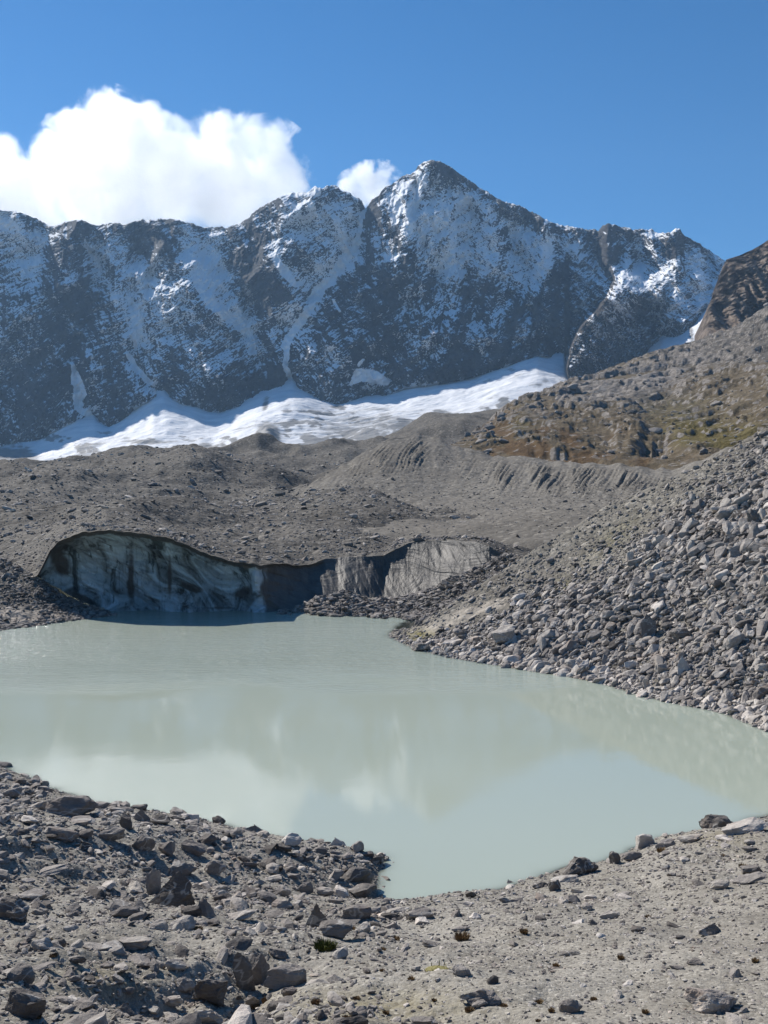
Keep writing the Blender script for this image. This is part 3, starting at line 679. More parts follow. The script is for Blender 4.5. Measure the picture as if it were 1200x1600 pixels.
# ================================================================== THE ROCK WALL
wx = np.linspace(-420, 1420, 1750)
ridge_pts = [(-420, 330), (-200, 300), (-80, 318), (0, 329), (25, 333), (50, 341), (75, 352), (95, 353), (120, 345), (132, 347), (148, 353), (175, 350), (200, 352), (222, 344), (245, 344), (280, 345), (300, 351), (318, 357), (340, 355), (355, 356), (372, 351), (388, 342), (405, 328), (425, 316), (445, 307), (462, 303), (480, 300),
             (490, 292), (503, 295), (522, 291), (535, 297), (548, 304), (560, 310), (566, 316), (571, 325), (577, 318), (590, 306), (605, 292), (620, 284), (633, 276), (645, 272), (652, 263), (662, 255), (675, 251), (685, 251), (696, 258), (708, 266), (722, 277), (742, 290), (762, 303), (785, 315), (805, 322), (830, 332), (850, 342),
             (870, 351), (890, 357), (915, 359), (935, 360), (942, 353), (952, 352), (975, 356), (990, 361), (1005, 360), (1020, 361), (1034, 367), (1048, 366), (1056, 358), (1062, 359), (1070, 371), (1090, 382), (1108, 394), (1122, 402), (1140, 412), (1180, 430), (1420, 470)]
_rr = np.arange(-420, 1421, 1.0)
ridge = curve(np.stack([_rr, curve(ridge_pts)(_rr) + 1.5 - 4.4 * np.clip(fbm(_rr * .055, 3, 0, 5, 119, ridged=True, gain=.65), -.4, 1)], 1))
wb = lambda x: base(x) + 10
mid = lambda t: (lambda x: ridge(x) * (1 - t) + wb(x) * t)
rows = [(wb, 1300), (mid(.85), 1314), (mid(.5), 1385), (mid(.2), 1465), (ridge, 1530), (lambda x: ridge(x) + 40, 1650)]
W = loft(wx, rows, [60, 190, 180, 140, 20])
wX, wZ = W[..., 0].copy(), W[..., 2].copy(); vx, vy = proj(W)
hgt = np.clip((wb(vx) - vy) / (wb(vx) - ridge(vx)), 0, 1)
fade = sstep(0, .03, hgt) * .85 + .15
# main ribs (+) and gullies (-): polylines with widths, amount in metres towards the viewer
FEAT = [(-14, [(675, 262, 5), (668, 330, 7), (690, 420, 9)]), (12, [(688, 262, 5), (695, 340, 8), (715, 430, 9)]), (-12, [(735, 300, 5), (760, 400, 8), (775, 480, 9)]), (14, [(640, 290, 6), (640, 350, 8)]), (-12, [(790, 330, 6), (800, 420, 8)]), (-26, [(572, 328, 12), (548, 395, 20), (520, 432, 22), (495, 457, 20), (470, 500, 20), (450, 540, 18), (444, 570, 14), (455, 600, 14)]),
        (-26, [(215, 360, 16), (230, 430, 16), (212, 480, 22), (218, 530, 16), (205, 565, 12), (222, 592, 14), (240, 606, 10)]),
        (-24, [(140, 400, 14), (150, 480, 16), (110, 560, 12), (122, 620, 18), (150, 655, 14)]),
        (-28, [(330, 400, 20), (380, 470, 24), (405, 545, 22), (400, 600, 14)]),
        (40, [(678, 255, 10), (655, 300, 26), (632, 380, 36), (600, 450, 40), (560, 520, 40), (520, 600, 34)]),
        (34, [(500, 296, 12), (440, 350, 26), (425, 420, 34), (440, 470, 24)]),
        (30, [(320, 470, 50), (330, 540, 55), (330, 620, 40)]),
        (34, [(122, 350, 12), (95, 420, 30), (70, 500, 45), (60, 600, 60)]),
        (26, [(175, 580, 34), (180, 650, 28)]),
        (26, [(240, 350, 10), (280, 420, 22), (300, 470, 30)]),
        (-20, [(700, 270, 12), (720, 340, 22), (735, 420, 24), (745, 500, 20)]),
        (30, [(760, 320, 20), (770, 420, 26), (700, 520, 50), (690, 580, 40)]),
        (-18, [(650, 290, 6), (660, 380, 10), (690, 460, 12), (700, 540, 12)]),
        (34, [(850, 350, 10), (850, 430, 20), (840, 500, 26)]), (-26, [(815, 400, 14), (825, 470, 14), (838, 530, 14)]),
        (26, [(900, 365, 10), (905, 440, 22)]), (-20, [(935, 380, 8), (925, 450, 12)]),
        (54, [(952, 355, 12), (950, 400, 22), (958, 450, 34)]), (-20, [(968, 370, 5), (962, 420, 6), (960, 445, 5)]),
        (44, [(1058, 360, 10), (1040, 400, 26), (1070, 440, 30), (1060, 500, 30)]), (-22, [(1000, 380, 10), (1010, 450, 16), (1030, 520, 14)]),
        (-24, [(1105, 400, 8), (1110, 450, 12), (1105, 500, 14)]), (30, [(800, 555, 40), (660, 590, 40)]), (22, [(30, 350, 16), (20, 430, 24), (0, 520, 40)])]
pull = np.zeros(vx.shape)
wpx_ = vx + 14 * fbm(vx * .02, vy * .02, 0, 4, 121); wpy_ = vy + 10 * fbm(vx * .02, vy * .02, 0, 4, 122)
for a, pl in FEAT:
    xs = [p[0] for p in pl]; x0, x1 = min(xs) - 140, max(xs) + 140
    c0, c1 = np.searchsorted(wx, [x0, x1])
    d, w = poly_dist(wpx_[:, c0:c1], wpy_[:, c0:c1], pl)
    pull[:, c0:c1] += a * np.exp(-(d / w) ** 2 * .9) if a < 0 else a * np.clip(1 - d / (w * 1.7), 0, 1)
# the rock spur at the right stands well forward of the wall, with an abrupt left flank
spl = curve([(300, 958), (440, 955), (455, 948), (478, 930), (512, 900), (545, 884), (590, 876), (640, 872)])
sl = spl(vy) + 5 * fbm(vy * .05, vx * .01, 0, 3, 125)
spur = sstep(0, 9, vx - sl) * sstep(150, 10, vx - sl) * sstep(405, 470, vy)
pull += 120 * spur
# rock structure
dg = wX * .35 + wZ
wrp = 26 * noise(wX * .006, wZ * .006, 0, 131)
r1 = fbm((wX + wrp + .25 * wZ) * .0115, (wZ - .2 * wX) * .0055, 0, 7, 133, ridged=True, gain=.56)
r2 = fbm((wX - .4 * wZ) * .02, (wZ + .4 * wX) * .02, 0, 6, 135, gain=.6)
strat = fbm((wX * .8 + wZ * .6) * .004, (wZ * .8 - wX * .6 + wrp) * .045, 0, 5, 137, gain=.6)
vr = fbm(vx * .05 + .012 * vy, vy * .007, 0, 4, 154, ridged=True)
ledge = fbm((wX * .75 + wZ * .66) * .010, (wZ * .75 - wX * .66 + 1.4 * wrp) * .055, 0, 5, 149, gain=.62)
disp = pull * .9 + fade * (40 * r1 + 20 * r2 + 12 * strat + 9 * ledge + 11 * vr * sstep(560, 620, vx) * sstep(880, 840, vx)) + spur * (14 * fbm(wX * .075 + .04 * wZ, wZ * .05, 0, 5, 152, ridged=True, gain=.62) + 26 * fbm(wX * .03 + .01 * wZ, wZ * .018, 0, 5, 151, ridged=True, gain=.6) + 10 * ledge)
push(W, disp - 10)
W[..., 2] += fade * 5 * fbm(wX * .03, wZ * .03, 0, 5, 139, gain=.6) + (1 - fade) * 3 * fbm(wX * .04, wZ * .02, 0, 5, 141, gain=.6)
nn = normals(W); up = nn[..., 2]
flatter = up - .48
# where the dusting of snow lies thick (+) or is missing (-)
def strip(pl): d, w = poly_dist(wpx_, wpy_, pl); return np.exp(-(d / w) ** 2)
def area(poly, soft):
    e = soft * .7 * fbm(vx * .035, vy * .035, 0, 4, 163)
    m_ = inside(wpx_ + e, wpy_ + e, poly); d, _ = poly_dist(wpx_ + e, wpy_ + e, [(x, y, 1) for x, y in poly + poly[:1]])
    return sstep(-soft, soft, np.where(m_, d, -d))
field = .10 * (hgt - .5) - .20
for amt, pl in [(.62, [(0, 365, 26), (40, 400, 30), (60, 430, 16)]), (.6, [(0, 345, 12), (70, 372, 14)]), (.55, [(138, 380, 9), (158, 425, 12), (190, 470, 13), (215, 530, 12)]), (.40, [(180, 395, 28), (235, 430, 24)]), (.36, [(215, 445, 20), (265, 500, 34)]),
                (.70, [(290, 365, 15), (318, 425, 24), (352, 475, 22), (388, 505, 17), (402, 550, 9)]), (.5, [(330, 385, 24), (335, 430, 20)]), (.55, [(425, 378, 7), (446, 420, 9), (482, 446, 12)]), (.5, [(470, 330, 30), (510, 350, 34), (530, 400, 26), (505, 430, 14)]),
                (.62, [(552, 340, 12), (545, 390, 20)]), (.3, [(215, 520, 24), (300, 560, 30), (330, 580, 14)]), (.30, [(385, 560, 10), (410, 580, 8)]), (.42, [(592, 370, 10), (610, 395, 16)]), (.35, [(610, 400, 12), (650, 480, 16), (676, 560, 12)]),
                (.40, [(690, 420, 16), (705, 480, 14), (745, 525, 12), (762, 565, 8)]), (.3, [(780, 440, 10), (800, 500, 10), (835, 530, 8)]), (.32, [(480, 520, 12), (530, 560, 14)]), (.3, [(455, 480, 10), (430, 520, 8)]), (.35, [(640, 520, 8), (660, 570, 8)]),
                (.34, [(970, 370, 12), (985, 400, 14)]), (.42, [(1000, 375, 10), (1010, 410, 12), (1000, 440, 10)]), (.48, [(1090, 400, 12), (1100, 450, 12), (1090, 490, 8)]), (.4, [(1040, 420, 8), (1060, 470, 10), (1040, 500, 8)]), (.45, [(900, 380, 10), (905, 405, 8)]), (.3, [(480, 380, 18), (500, 410, 14)]),
                (.22, [(90, 560, 30), (50, 600, 20)]), (.25, [(280, 470, 20), (320, 520, 20)]), (.3, [(860, 372, 14), (888, 392, 14)]),
                (-.45, [(80, 440, 26), (110, 520, 36), (60, 600, 46)]), (-.35, [(118, 355, 10), (128, 420, 14), (120, 460, 20)]), (-.3, [(215, 358, 16), (240, 372, 12)]), (-.35, [(262, 370, 14), (272, 400, 14)]), (-.5, [(385, 400, 24), (405, 440, 26), (445, 460, 12)]),
                (-.4, [(280, 600, 30), (360, 610, 30), (430, 585, 14)]), (-.3, [(175, 600, 20), (180, 645, 20)]), (-.42, [(575, 345, 7), (585, 330, 6)]), (-.4, [(560, 420, 10), (530, 470, 14), (500, 540, 18)]), (-.3, [(590, 460, 26), (570, 540, 30)]), (-.32, [(785, 330, 6), (830, 348, 8), (870, 362, 6)]),
                (-.2, [(682, 256, 6), (705, 275, 7)]), (.3, [(720, 300, 14), (765, 325, 12), (800, 345, 10)]), (-.5, [(870, 430, 18), (880, 490, 26), (860, 530, 20)]), (-.3, [(950, 375, 9), (955, 440, 14)]), (-.3, [(660, 585, 20), (820, 560, 20)]), (-.3, [(1060, 372, 12), (1050, 400, 10)]), (-.25, [(740, 480, 16), (720, 540, 24)])]:
    field = field + amt * strip(pl)
field = field + .78 * area([(600, 300), (650, 265), (680, 262), (700, 282), (760, 330), (810, 350), (870, 378), (872, 400), (850, 430), (815, 455), (780, 440), (740, 430), (705, 445), (675, 425), (640, 380), (608, 345)], 16)
field = field - .3 * spur
vstreak = fbm(vx * .055 + .012 * vy, vy * .009 + 0 * vx, 0, 4, 143)
fstreak = fbm((vx - .5 * vy) * .06, (vy + .5 * vx) * .018, 0, 4, 145)
patchy = fbm((wX + wrp) * .014, (wZ - .5 * wX) * .012, 0, 5, 153, gain=.55)
rt_ = sstep(560, 640, vx) * sstep(890, 860, vx)
diag = fbm((vx - .8 * vy) * .035, (vy + .8 * vx) * .011, 0, 5, 165, gain=.6)
snow = .455 + .66 * np.clip(field, -.8, .75) + 1.15 * flatter + .62 * (vstreak - .35 * vr) * rt_ + .34 * fstreak + .42 * patchy + .22 * ledge + .30 * diag * (1 - rt_) + .20 * fbm(wX * .06 + wZ * .02, wZ * .028, 0, 4, 147, gain=.65)
for pl in [[(572, 330, 4), (560, 365, 6), (548, 395, 9), (520, 430, 9), (497, 455, 9), (470, 500, 9), (450, 540, 9), (443, 570, 6), (452, 590, 5), (460, 606, 7)],
           [(203, 468, 6), (213, 490, 11), (216, 520, 10), (212, 540, 5)], [(198, 552, 4), (212, 575, 7), (228, 592, 6), (240, 602, 3)],
           [(107, 568, 4), (118, 590, 10), (124, 612, 9), (118, 632, 5), (140, 650, 7), (165, 668, 6)],
           [(425, 395, 5), (445, 425, 10), (462, 445, 6)], [(520, 468, 3), (530, 485, 3)],
           [(548, 600, 3), (562, 585, 14), (585, 588, 14), (604, 596, 8)], [(560, 570, 3), (568, 562, 3)],
           [(300, 430, 5), (330, 470, 9), (365, 500, 14), (400, 530, 8), (395, 555, 5)], [(655, 278, 2.5), (652, 320, 3)], [(495, 301, 9), (475, 303, 6), (455, 306, 2)]]:
    jx = 5 * fbm(vx * .09, vy * .09, 0, 4, 161); jy = 5 * fbm(vx * .09, vy * .09, 0, 4, 162)
    d, w = poly_dist(wpx_ + jx, wpy_ + jy, pl) if len(pl) > 4 else poly_dist(vx + jx * .5, vy + jy * .5, pl)
    snow = np.maximum(snow, sstep(1.1, .3, d / w) * 1.25)
snow -= .18 * sstep(.95, .99, hgt) * (.4 + 1.2 * np.clip(fbm(vx * .06, 7, 0, 4, 166) + .5, 0, 1)) * (1 - blob(vx, vy, 480, 300, 34, 12))
def wall_mat():
    m = NT('snow_dusted_rock_wall'); p = m.pos()
    n = m.noise(m.map(p, (1, .6, 1.6), (.1, .55, 0)), .035, 10, .7, .3); nf = m.noise(m.map(p, (1.35, .5, .55), (0, .38, 0)), .11, 8, .72)
    n0 = m.noise(m.map(p, (1, 1, .7), (0, .3, 0)), .008, 4, .6)
    rock = m.ramp(m.math('ADD', m.math('MULTIPLY', n, .6), m.math('MULTIPLY', n0, .45)), [(.36, (.024, .027, .033)), (.50, (.068, .071, .078)), (.64, (.155, .155, .157))])
    brown = m.mix(1.0, rock, (1.3, 1.1, .92), 'MULTIPLY'); rock = m.mix(m.attr('brown'), rock, brown)
    fz = m.math('ADD', m.attr('snow'), m.math('MULTIPLY', m.math('SUBTRACT', nf, .5), .75))
    f = m.sm(fz, .41, .64)
    c = m.mix(f, rock, (.84, .86, .88))
    nb = m.bump(m.math('ADD', m.math('MULTIPLY', n, 1.0), m.math('MULTIPLY', nf, .35)), 28, m.math('SUBTRACT', 1.0, m.math('MULTIPLY', f, .7)))
    return m.done(m.bsdf(c, .85, nb, .15))
brown = np.clip(spur * 1.0 + sstep(880, 980, vx) * .6, 0, 1)
o = grid_obj('mountain_wall', W, wall_mat(), {'snow': snow, 'brown': brown}); o['kind'] = 'structure'; o['label'] = 'snow dusted rock mountain with a pyramid peak'

# low land under everything, out to the horizon
gp = np.array([[-14000, -9000, -4], [14000, -9000, -4], [14000, 14000, -4], [-14000, 14000, -4]], float)
o = link('valley_ground', gp, faces4=np.array([[0, 1, 2, 3]]), mat=MOR); o['kind'] = 'structure'; o['label'] = 'grey valley floor'
# ================================================================== CLOUDS (real volumes of mist beyond the wall)
def cloud(name, label, puffs, Y, seed, dens):
    s = Y / F; cs = [(P(x, y, Y + dy * s), r * s) for x, y, r, dy in puffs]
    V, T = ICO[3]; Vs, Ts = [], []
    for i, (c, r) in enumerate(cs): Vs.append(V * r * 1.12 + c); Ts.append(T + i * len(V))
    o = link(name, np.concatenate(Vs), tris=np.concatenate(Ts))
    md = o.modifiers.new('remesh', 'REMESH'); md.mode = 'VOXEL'; md.voxel_size = 9 * s
    dg = bpy.context.evaluated_depsgraph_get(); me = bpy.data.meshes.new_from_object(o.evaluated_get(dg)); o.modifiers.clear(); o.data = me
    co = np.empty(len(me.vertices) * 3, np.float32); me.vertices.foreach_get('co', co); co = co.reshape(-1, 3)
    no = np.empty(len(me.vertices) * 3, np.float32); me.vertices.foreach_get('normal', no); no = no.reshape(-1, 3)
    q = co / s
    co = co + no * (s * 9 * fbm(q[:, 0] * .03, q[:, 1] * .03, q[:, 2] * .03, 4, seed))[:, None]
    me.vertices.foreach_set('co', co.ravel()); me.update()
    m = NT(name + '_vapour'); p = m.pos()
    best = None
    for c, r in cs:
        d = m.n('ShaderNodeVectorMath', operation='DISTANCE'); m.set(d.inputs[0], p); d.inputs[1].default_value = tuple(float(v) for v in c)
        f = m.math('SUBTRACT', 1.0, m.math('DIVIDE', d.outputs['Value'], float(r)))
        f = m.math('MULTIPLY', f, float(r / s / 60) ** .7)
        best = f if best is None else m.math('SMOOTH_MAX', best, f, c=.12)
    n = m.noise(p, 1 / (46 * s), 9, .70, .5)
    f = m.math('ADD', best, m.math('MULTIPLY', m.math('SUBTRACT', n, .5), 1.9))
    f = m.math('MULTIPLY', m.sm(f, .0, .26), dens / s)
    vol = m.n('ShaderNodeVolumePrincipled'); m.set(vol.inputs['Density'], f); vol.inputs['Color'].default_value = (.995, .996, .998, 1); vol.inputs['Anisotropy'].default_value = .72
    m.t.links.new(vol.outputs[0], m.out.inputs['Volume'])
    m.m.cycles.volume_step_rate = .22
    me.materials.clear(); me.materials.append(m.m)
    o['label'] = label; o['category'] = 'cloud'
    return o
cloud('cumulus_cloud', 'large bright white cumulus cloud rising behind the left half of the ridge',
      [(-60, 300, 85, 0), (0, 262, 52, 0), (20, 320, 80, 0), (85, 248, 48, 0), (130, 215, 50, 0), (178, 190, 52, 0), (225, 205, 48, 0), (150, 280, 90, 0), (255, 275, 85, 0), (300, 240, 42, 0), (340, 205, 40, 0), (385, 218, 42, 0), (425, 222, 38, 0),
       (350, 290, 78, 0), (430, 285, 58, 0), (462, 310, 34, 0), (104, 176, 11, 0), (76, 186, 10, 0), (462, 205, 12, 0), (60, 380, 70, 0), (200, 360, 70, 0), (400, 350, 50, 0), (-160, 330, 80, 0)], 4300, 5, .027)
cloud('small_cumulus_cloud', 'small white puff of cloud between the two summits',
      [(545, 290, 22, 0), (572, 278, 26, 0), (600, 272, 22, 0), (590, 300, 30, 0), (620, 278, 14, 0), (556, 312, 24, 0)], 4300, 9, .06)

# ================================================================== AIR
def haze():
    x0, x1, y0, y1, z0, z1 = -3400, 3600, -60, 2300, -5.2, 760
    V = np.array([[x, y, z] for x in (x0, x1) for y in (y0, y1) for z in (z0, z1)], float)
    Fq = np.array([[0, 1, 3, 2], [4, 6, 7, 5], [0, 4, 5, 1], [2, 3, 7, 6], [0, 2, 6, 4], [1, 5, 7, 3]])
    m = NT('mountain_air'); v = m.n('ShaderNodeVolumePrincipled'); v.inputs['Color'].default_value = (.42, .68, 1, 1)
    v.inputs['Density'].default_value = HAZE; v.inputs['Anisotropy'].default_value = .2
    m.t.links.new(v.outputs[0], m.out.inputs['Volume']); m.m.cycles.homogeneous_volume = True
    o = link('haze', V, faces4=Fq, mat=m.m, smooth=False); o['kind'] = 'stuff'; o['label'] = 'thin bluish mountain air'
HAZE = .00009
haze()

# ================================================================== LOOSE STONES
def pxsize(pos, size): return size / pos[:, 1] * F
def power(r, n, lo, hi, al): u = r.uniform(0, 1, n); return lo * (1 - u * (1 - (lo / hi) ** al)) ** (-1 / al)

def put_singles(name, cat, groups, pos, size, tint, seed, marks, dip=None):
    """each of the largest stones is an object; marks: named boulders to tell them by"""
    r = np.random.default_rng(seed); made = []
    for i in range(len(pos)):
        k = int(r.integers(0, len(LIB[3])))
        yaw, pit = (r.uniform(0, 6.28), r.normal(0, .2)) if dip is None else (r.normal(dip[0], .45), r.normal(dip[1], .25))
        o = single_stone(name, pos[i], (size[i] * r.uniform(1.0, 1.6), size[i] * r.uniform(.6, .95), size[i] * r.uniform(.35, .7)), None, 3, 0, yaw, pit, r.normal(0, .25), tint[i], .28, LIB[3][k])
        a, b = proj(np.array(pos[i])); made.append((o, float(a), float(b), float(tint[i]), float(size[i] / pos[i][1] * F)))
        o['category'] = cat
    # each label: tone and size, and where it lies from the nearest boulder with a name of its own
    szs = sorted(m_[4] for m_ in made); hi = szs[int(len(szs) * .7)]; lots = {}
    for o, a, b, t, s in made:
        tone = 'dark' if t < .3 else 'pale' if t > .6 else 'grey'; big_ = 'larger' if s > hi else 'smaller'
        d = [(abs(a - x) + 1.4 * abs(b - y), n_, x, y) for x, y, n_ in marks]; _, nm, x, y = min(d)
        rel = ('above' if b < y else 'below') if abs(b - y) * 1.3 > abs(a - x) else ('left of' if a < x else 'right of')
        lots.setdefault((tone, big_, rel, nm), []).append((a, o)); o['group'] = f'{tone} {groups}'
    words_ = ['first', 'second', 'third', 'fourth', 'fifth', 'sixth', 'seventh', 'eighth', 'ninth', 'tenth', 'eleventh', 'twelfth', 'thirteenth', 'fourteenth', 'fifteenth']
    for (tone, big_, rel, nm), ls in lots.items():
        ls.sort(key=lambda v: v[0])
        for k, (a, o) in enumerate(ls):
            o['label'] = (f'{words_[min(k, 14)]} from left of {big_} {tone} {cat}s {rel} {nm}' if len(ls) > 1 else f'{big_} {tone} {cat} {rel} {nm}')

def surf_at(G, x, y, PX, PY):
    d = (PX - x) ** 2 + (PY - y) ** 2
    k = np.argsort(d, axis=None)[:6]; v = G.reshape(-1, 3)[k]
    return v[np.argmin(v[:, 1])] if d.flat[k[0]] < 100 else v[0]

# ---- boulders with a place of their own: (left, top, right, bottom) in the photograph, shape, tone, label
HERO = [
 (63, 1227, 150, 1277, 'round', .34, 'large rounded grey boulder at the lake edge, highest up the left bank'),
 (205, 1251, 234, 1266, 'block', .22, 'small dark block on the shore just right of the large rounded boulder'),
 (187, 1271, 210, 1297, 'block', .12, 'very dark upright block beside the brown boulder on the left bank'),
 (212, 1260, 236, 1283, 'pointed', .3, 'peaked grey stone between the dark upright block and the brown boulder'),
 (235, 1265, 274, 1288, 'block', .1, 'flat topped dark brown boulder against the water on the left bank'),
 (150, 1284, 197, 1311, 'slab', .4, 'grey slab lying below the dark upright block'),
 (105, 1273, 155, 1290, 'slab', .55, 'pale low slab in front of the large rounded boulder'),
 (202, 1292, 247, 1328, 'block', .3, 'leaning brownish block above the boulder group on the left bank'),
 (246, 1306, 280, 1334, 'block', .36, 'small angular block next to the leaning brownish block'),
 (281, 1307, 322, 1333, 'block', .4, 'grey block at the upper right of the boulder group'),
 (253, 1331, 305, 1366, 'block', .26, 'wedge shaped dark block above the biggest dark boulder'),
 (317, 1333, 354, 1364, 'round', .4, 'rounded grey boulder casting its shadow to the right of the boulder group'),
 (230, 1354, 304, 1419, 'pointed', .06, 'biggest dark jagged boulder standing on the left bank'),
 (228, 1352, 252, 1400, 'slab', .6, 'pale leaning slab against the left side of the biggest dark boulder'),
 (298, 1392, 334, 1430, 'pointed', .42, 'pointed grey stone at the foot of the biggest dark boulder'),
 (-14, 1393, 47, 1438, 'round', .14, 'dark rounded boulder at the left edge of the gravel bank'),
 (33, 1346, 108, 1364, 'slab', .66, 'long pale flat slab on the left bank'),
 (3, 1532, 74, 1592, 'block', .16, 'dark angular boulder in the lower left corner'),
 (273, 1517, 308, 1548, 'round', .45, 'grey rounded stone left of the rough dark boulder'),
 (304, 1512, 366, 1569, 'block', .10, 'rough dark boulder at the edge of the stony hollow'),
 (293, 1567, 348, 1604, 'slab', .72, 'pale tilted slab below the rough dark boulder'),
 (362, 1480, 394, 1547, 'slab', .2, 'upright dark slab behind the tall grey boulder'),
 (382, 1477, 424, 1540, 'block', .32, 'tall upright grey boulder in the middle of the near bank'),
 (412, 1489, 488, 1543, 'slab', .48, 'broad slanting slab resting against the tall grey boulder'),
 (382, 1547, 408, 1575, 'slab', .5, 'small leaning stone between the rough dark boulder and the slanting slab'),
 (436, 1537, 466, 1557, 'slab', .34, 'thin reddish slab below the slanting slab'),
 (414, 1474, 450, 1492, 'block', .3, 'squat block on top of the stones behind the tall grey boulder'),
 (472, 1399, 516, 1451, 'pointed', .2, 'sharp triangular fin of rock near the inlet'),
 (493, 1428, 564, 1468, 'slab', .28, 'long curved boulder lying below the triangular fin'),
 (530, 1400, 582, 1436, 'block', .3, 'rugged block beside the inlet right of the triangular fin'),
 (534, 1373, 592, 1400, 'block', .2, 'low dark boulder at the water of the inlet'),
 (559, 1353, 589, 1380, 'round', .42, 'light rounded boulder on the corner of the inlet'),
 (564, 1327, 586, 1339, 'slab', .28, 'small flat dark stone at the tip of the left bank'),
 (529, 1317, 547, 1329, 'pointed', .35, 'small peaked stone on the waterline left of the bank tip'),
 (488, 1380, 521, 1399, 'round', .7, 'pale rounded boulder left of the low dark boulder'),
 (466, 1372, 490, 1396, 'block', .36, 'grey block squeezed between two pale rounded boulders'),
 (426, 1376, 459, 1398, 'round', .62, 'smooth pale boulder in the middle of the cobbles left of the inlet'),
 (421, 1402, 458, 1424, 'round', .6, 'pale egg shaped boulder left of the triangular fin'),
 (406, 1361, 444, 1375, 'slab', .6, 'long low pale stone above the smooth pale boulder'),
 (448, 1360, 472, 1371, 'block', .52, 'small pale block right of the long low pale stone'),
 (438, 1297, 470, 1322, 'block', 1.0, 'whitish stone standing on the lake shore above the rectangular block'),
 (428, 1314, 459, 1331, 'block', .14, 'brown rectangular block below the whitish shore stone'),
 (330, 1272, 353, 1291, 'round', .16, 'left one of two dark round stones on the waterline'),
 (353, 1278, 370, 1293, 'round', .18, 'right one of two dark round stones on the waterline'),
 (337, 1416, 402, 1435, 'slab', .74, 'wide pale flat slab half buried right of the pointed grey stone'),
 (404, 1417, 446, 1433, 'slab', .36, 'thin grey slab between the wide pale slab and the triangular fin'),
 (380, 1323, 404, 1330, 'slab', .66, 'small pale flat stone on the gravel below the dark round stones'),
 (185, 1452, 246, 1478, 'slab', .62, 'narrow pale slab sunk in the sandy strip'),
 (48, 1464, 84, 1490, 'block', .68, 'pale broken stone at the left end of the sandy strip'),
 (38, 1500, 90, 1514, 'slab', .42, 'thin reddish slab below the pale broken stone'),
 (102, 1484, 138, 1502, 'slab', .24, 'dark flat stone in the gravel above the cobble hollow'),
 (155, 1493, 181, 1509, 'round', .6, 'pale stone at the upper rim of the cobble hollow'),
 (255, 1492, 290, 1515, 'round', .55, 'pale cobble at the top of the hollow left of the upright dark slab'),
 (876, 1326, 946, 1366, 'slab', .10, 'long dark slab tilted up on the right shore'),
 (860, 1362, 908, 1378, 'slab', .78, 'whitish flat slab below the long dark tilted slab'),
 (825, 1374, 856, 1388, 'slab', .2, 'small dark flat stone on the right shore by the water'),
 (855, 1370, 876, 1391, 'block', .14, 'small dark block between two flat slabs on the right shore'),
 (953, 1326, 972, 1349, 'block', .1, 'small dark upright block right of the long tilted slab'),
 (969, 1324, 1009, 1344, 'round', .36, 'grey rounded boulder between the dark upright block and the white block'),
 (990, 1297, 1024, 1326, 'block', .92, 'white block with a shaded right face on the right shore'),
 (1024, 1308, 1062, 1324, 'slab', .5, 'grey slab next to the white block'),
 (1060, 1300, 1102, 1316, 'slab', .76, 'pale slab on the waterline leading to the corner slabs'),
 (1094, 1268, 1152, 1303, 'slab', .22, 'dark edged slab tilted over the water at the right'),
 (1122, 1275, 1206, 1303, 'slab', .88, 'big whitish slab at the right edge of the shore'),
 (716, 1526, 792, 1566, 'block', .42, 'flat topped grey boulder standing in the near gravel'),
 (737, 1556, 765, 1571, 'round', .5, 'grey cobble leaning on the flat topped boulder'),
 (875, 1553, 913, 1582, 'round', .4, 'smooth round boulder with a short black shadow'),
 (1070, 1527, 1156, 1580, 'round', .7, 'large pale half buried boulder in the lower right corner'),
 (643, 1579, 687, 1604, 'block', .36, 'pinkish block cut by the bottom edge of the picture'),
 (707, 1501, 738, 1523, 'round', .6, 'pinkish oval stone beside the olive cushion'),
 (1094, 1436, 1132, 1458, 'pointed', .3, 'small pyramid shaped stone on the right gravel'),
 (987, 1441, 1013, 1456, 'round', .12, 'dark round stone in the middle of the right gravel'),
 (1069, 1494, 1096, 1508, 'slab', .4, 'reddish flat stone below the pyramid shaped stone'),
 (871, 1480, 904, 1493, 'slab', .2, 'flat dark stone on the gravel below the dark tilted slab'),
 (704, 1441, 734, 1453, 'slab', .62, 'pinkish flat stone alone on the gravel near the inlet'),
 (724, 1389, 744, 1403, 'block', .12, 'small black stone on the right shore of the inlet'),
 (935, 1418, 968, 1434, 'slab', .74, 'pale broken slab on the gravel in front of the dark tilted slab'),
 (1108, 1369, 1142, 1388, 'round', .74, 'whitish round stone on the right bank'),
 (1144, 1363, 1204, 1380, 'slab', .44, 'long grey slab beside the whitish round stone'),
 (1154, 1341, 1192, 1363, 'block', .28, 'dark topped block on the right bank near the edge'),
 (1156, 1318, 1186, 1331, 'block', .3, 'reddish block below the big whitish slab'),
 (480, 1467, 512, 1478, 'slab', .3, 'thin dark stone next to the green tuft'),
]
n0 = np.arange(NEAR.shape[0] * NEAR.shape[1]).reshape(NEAR.shape[:2])
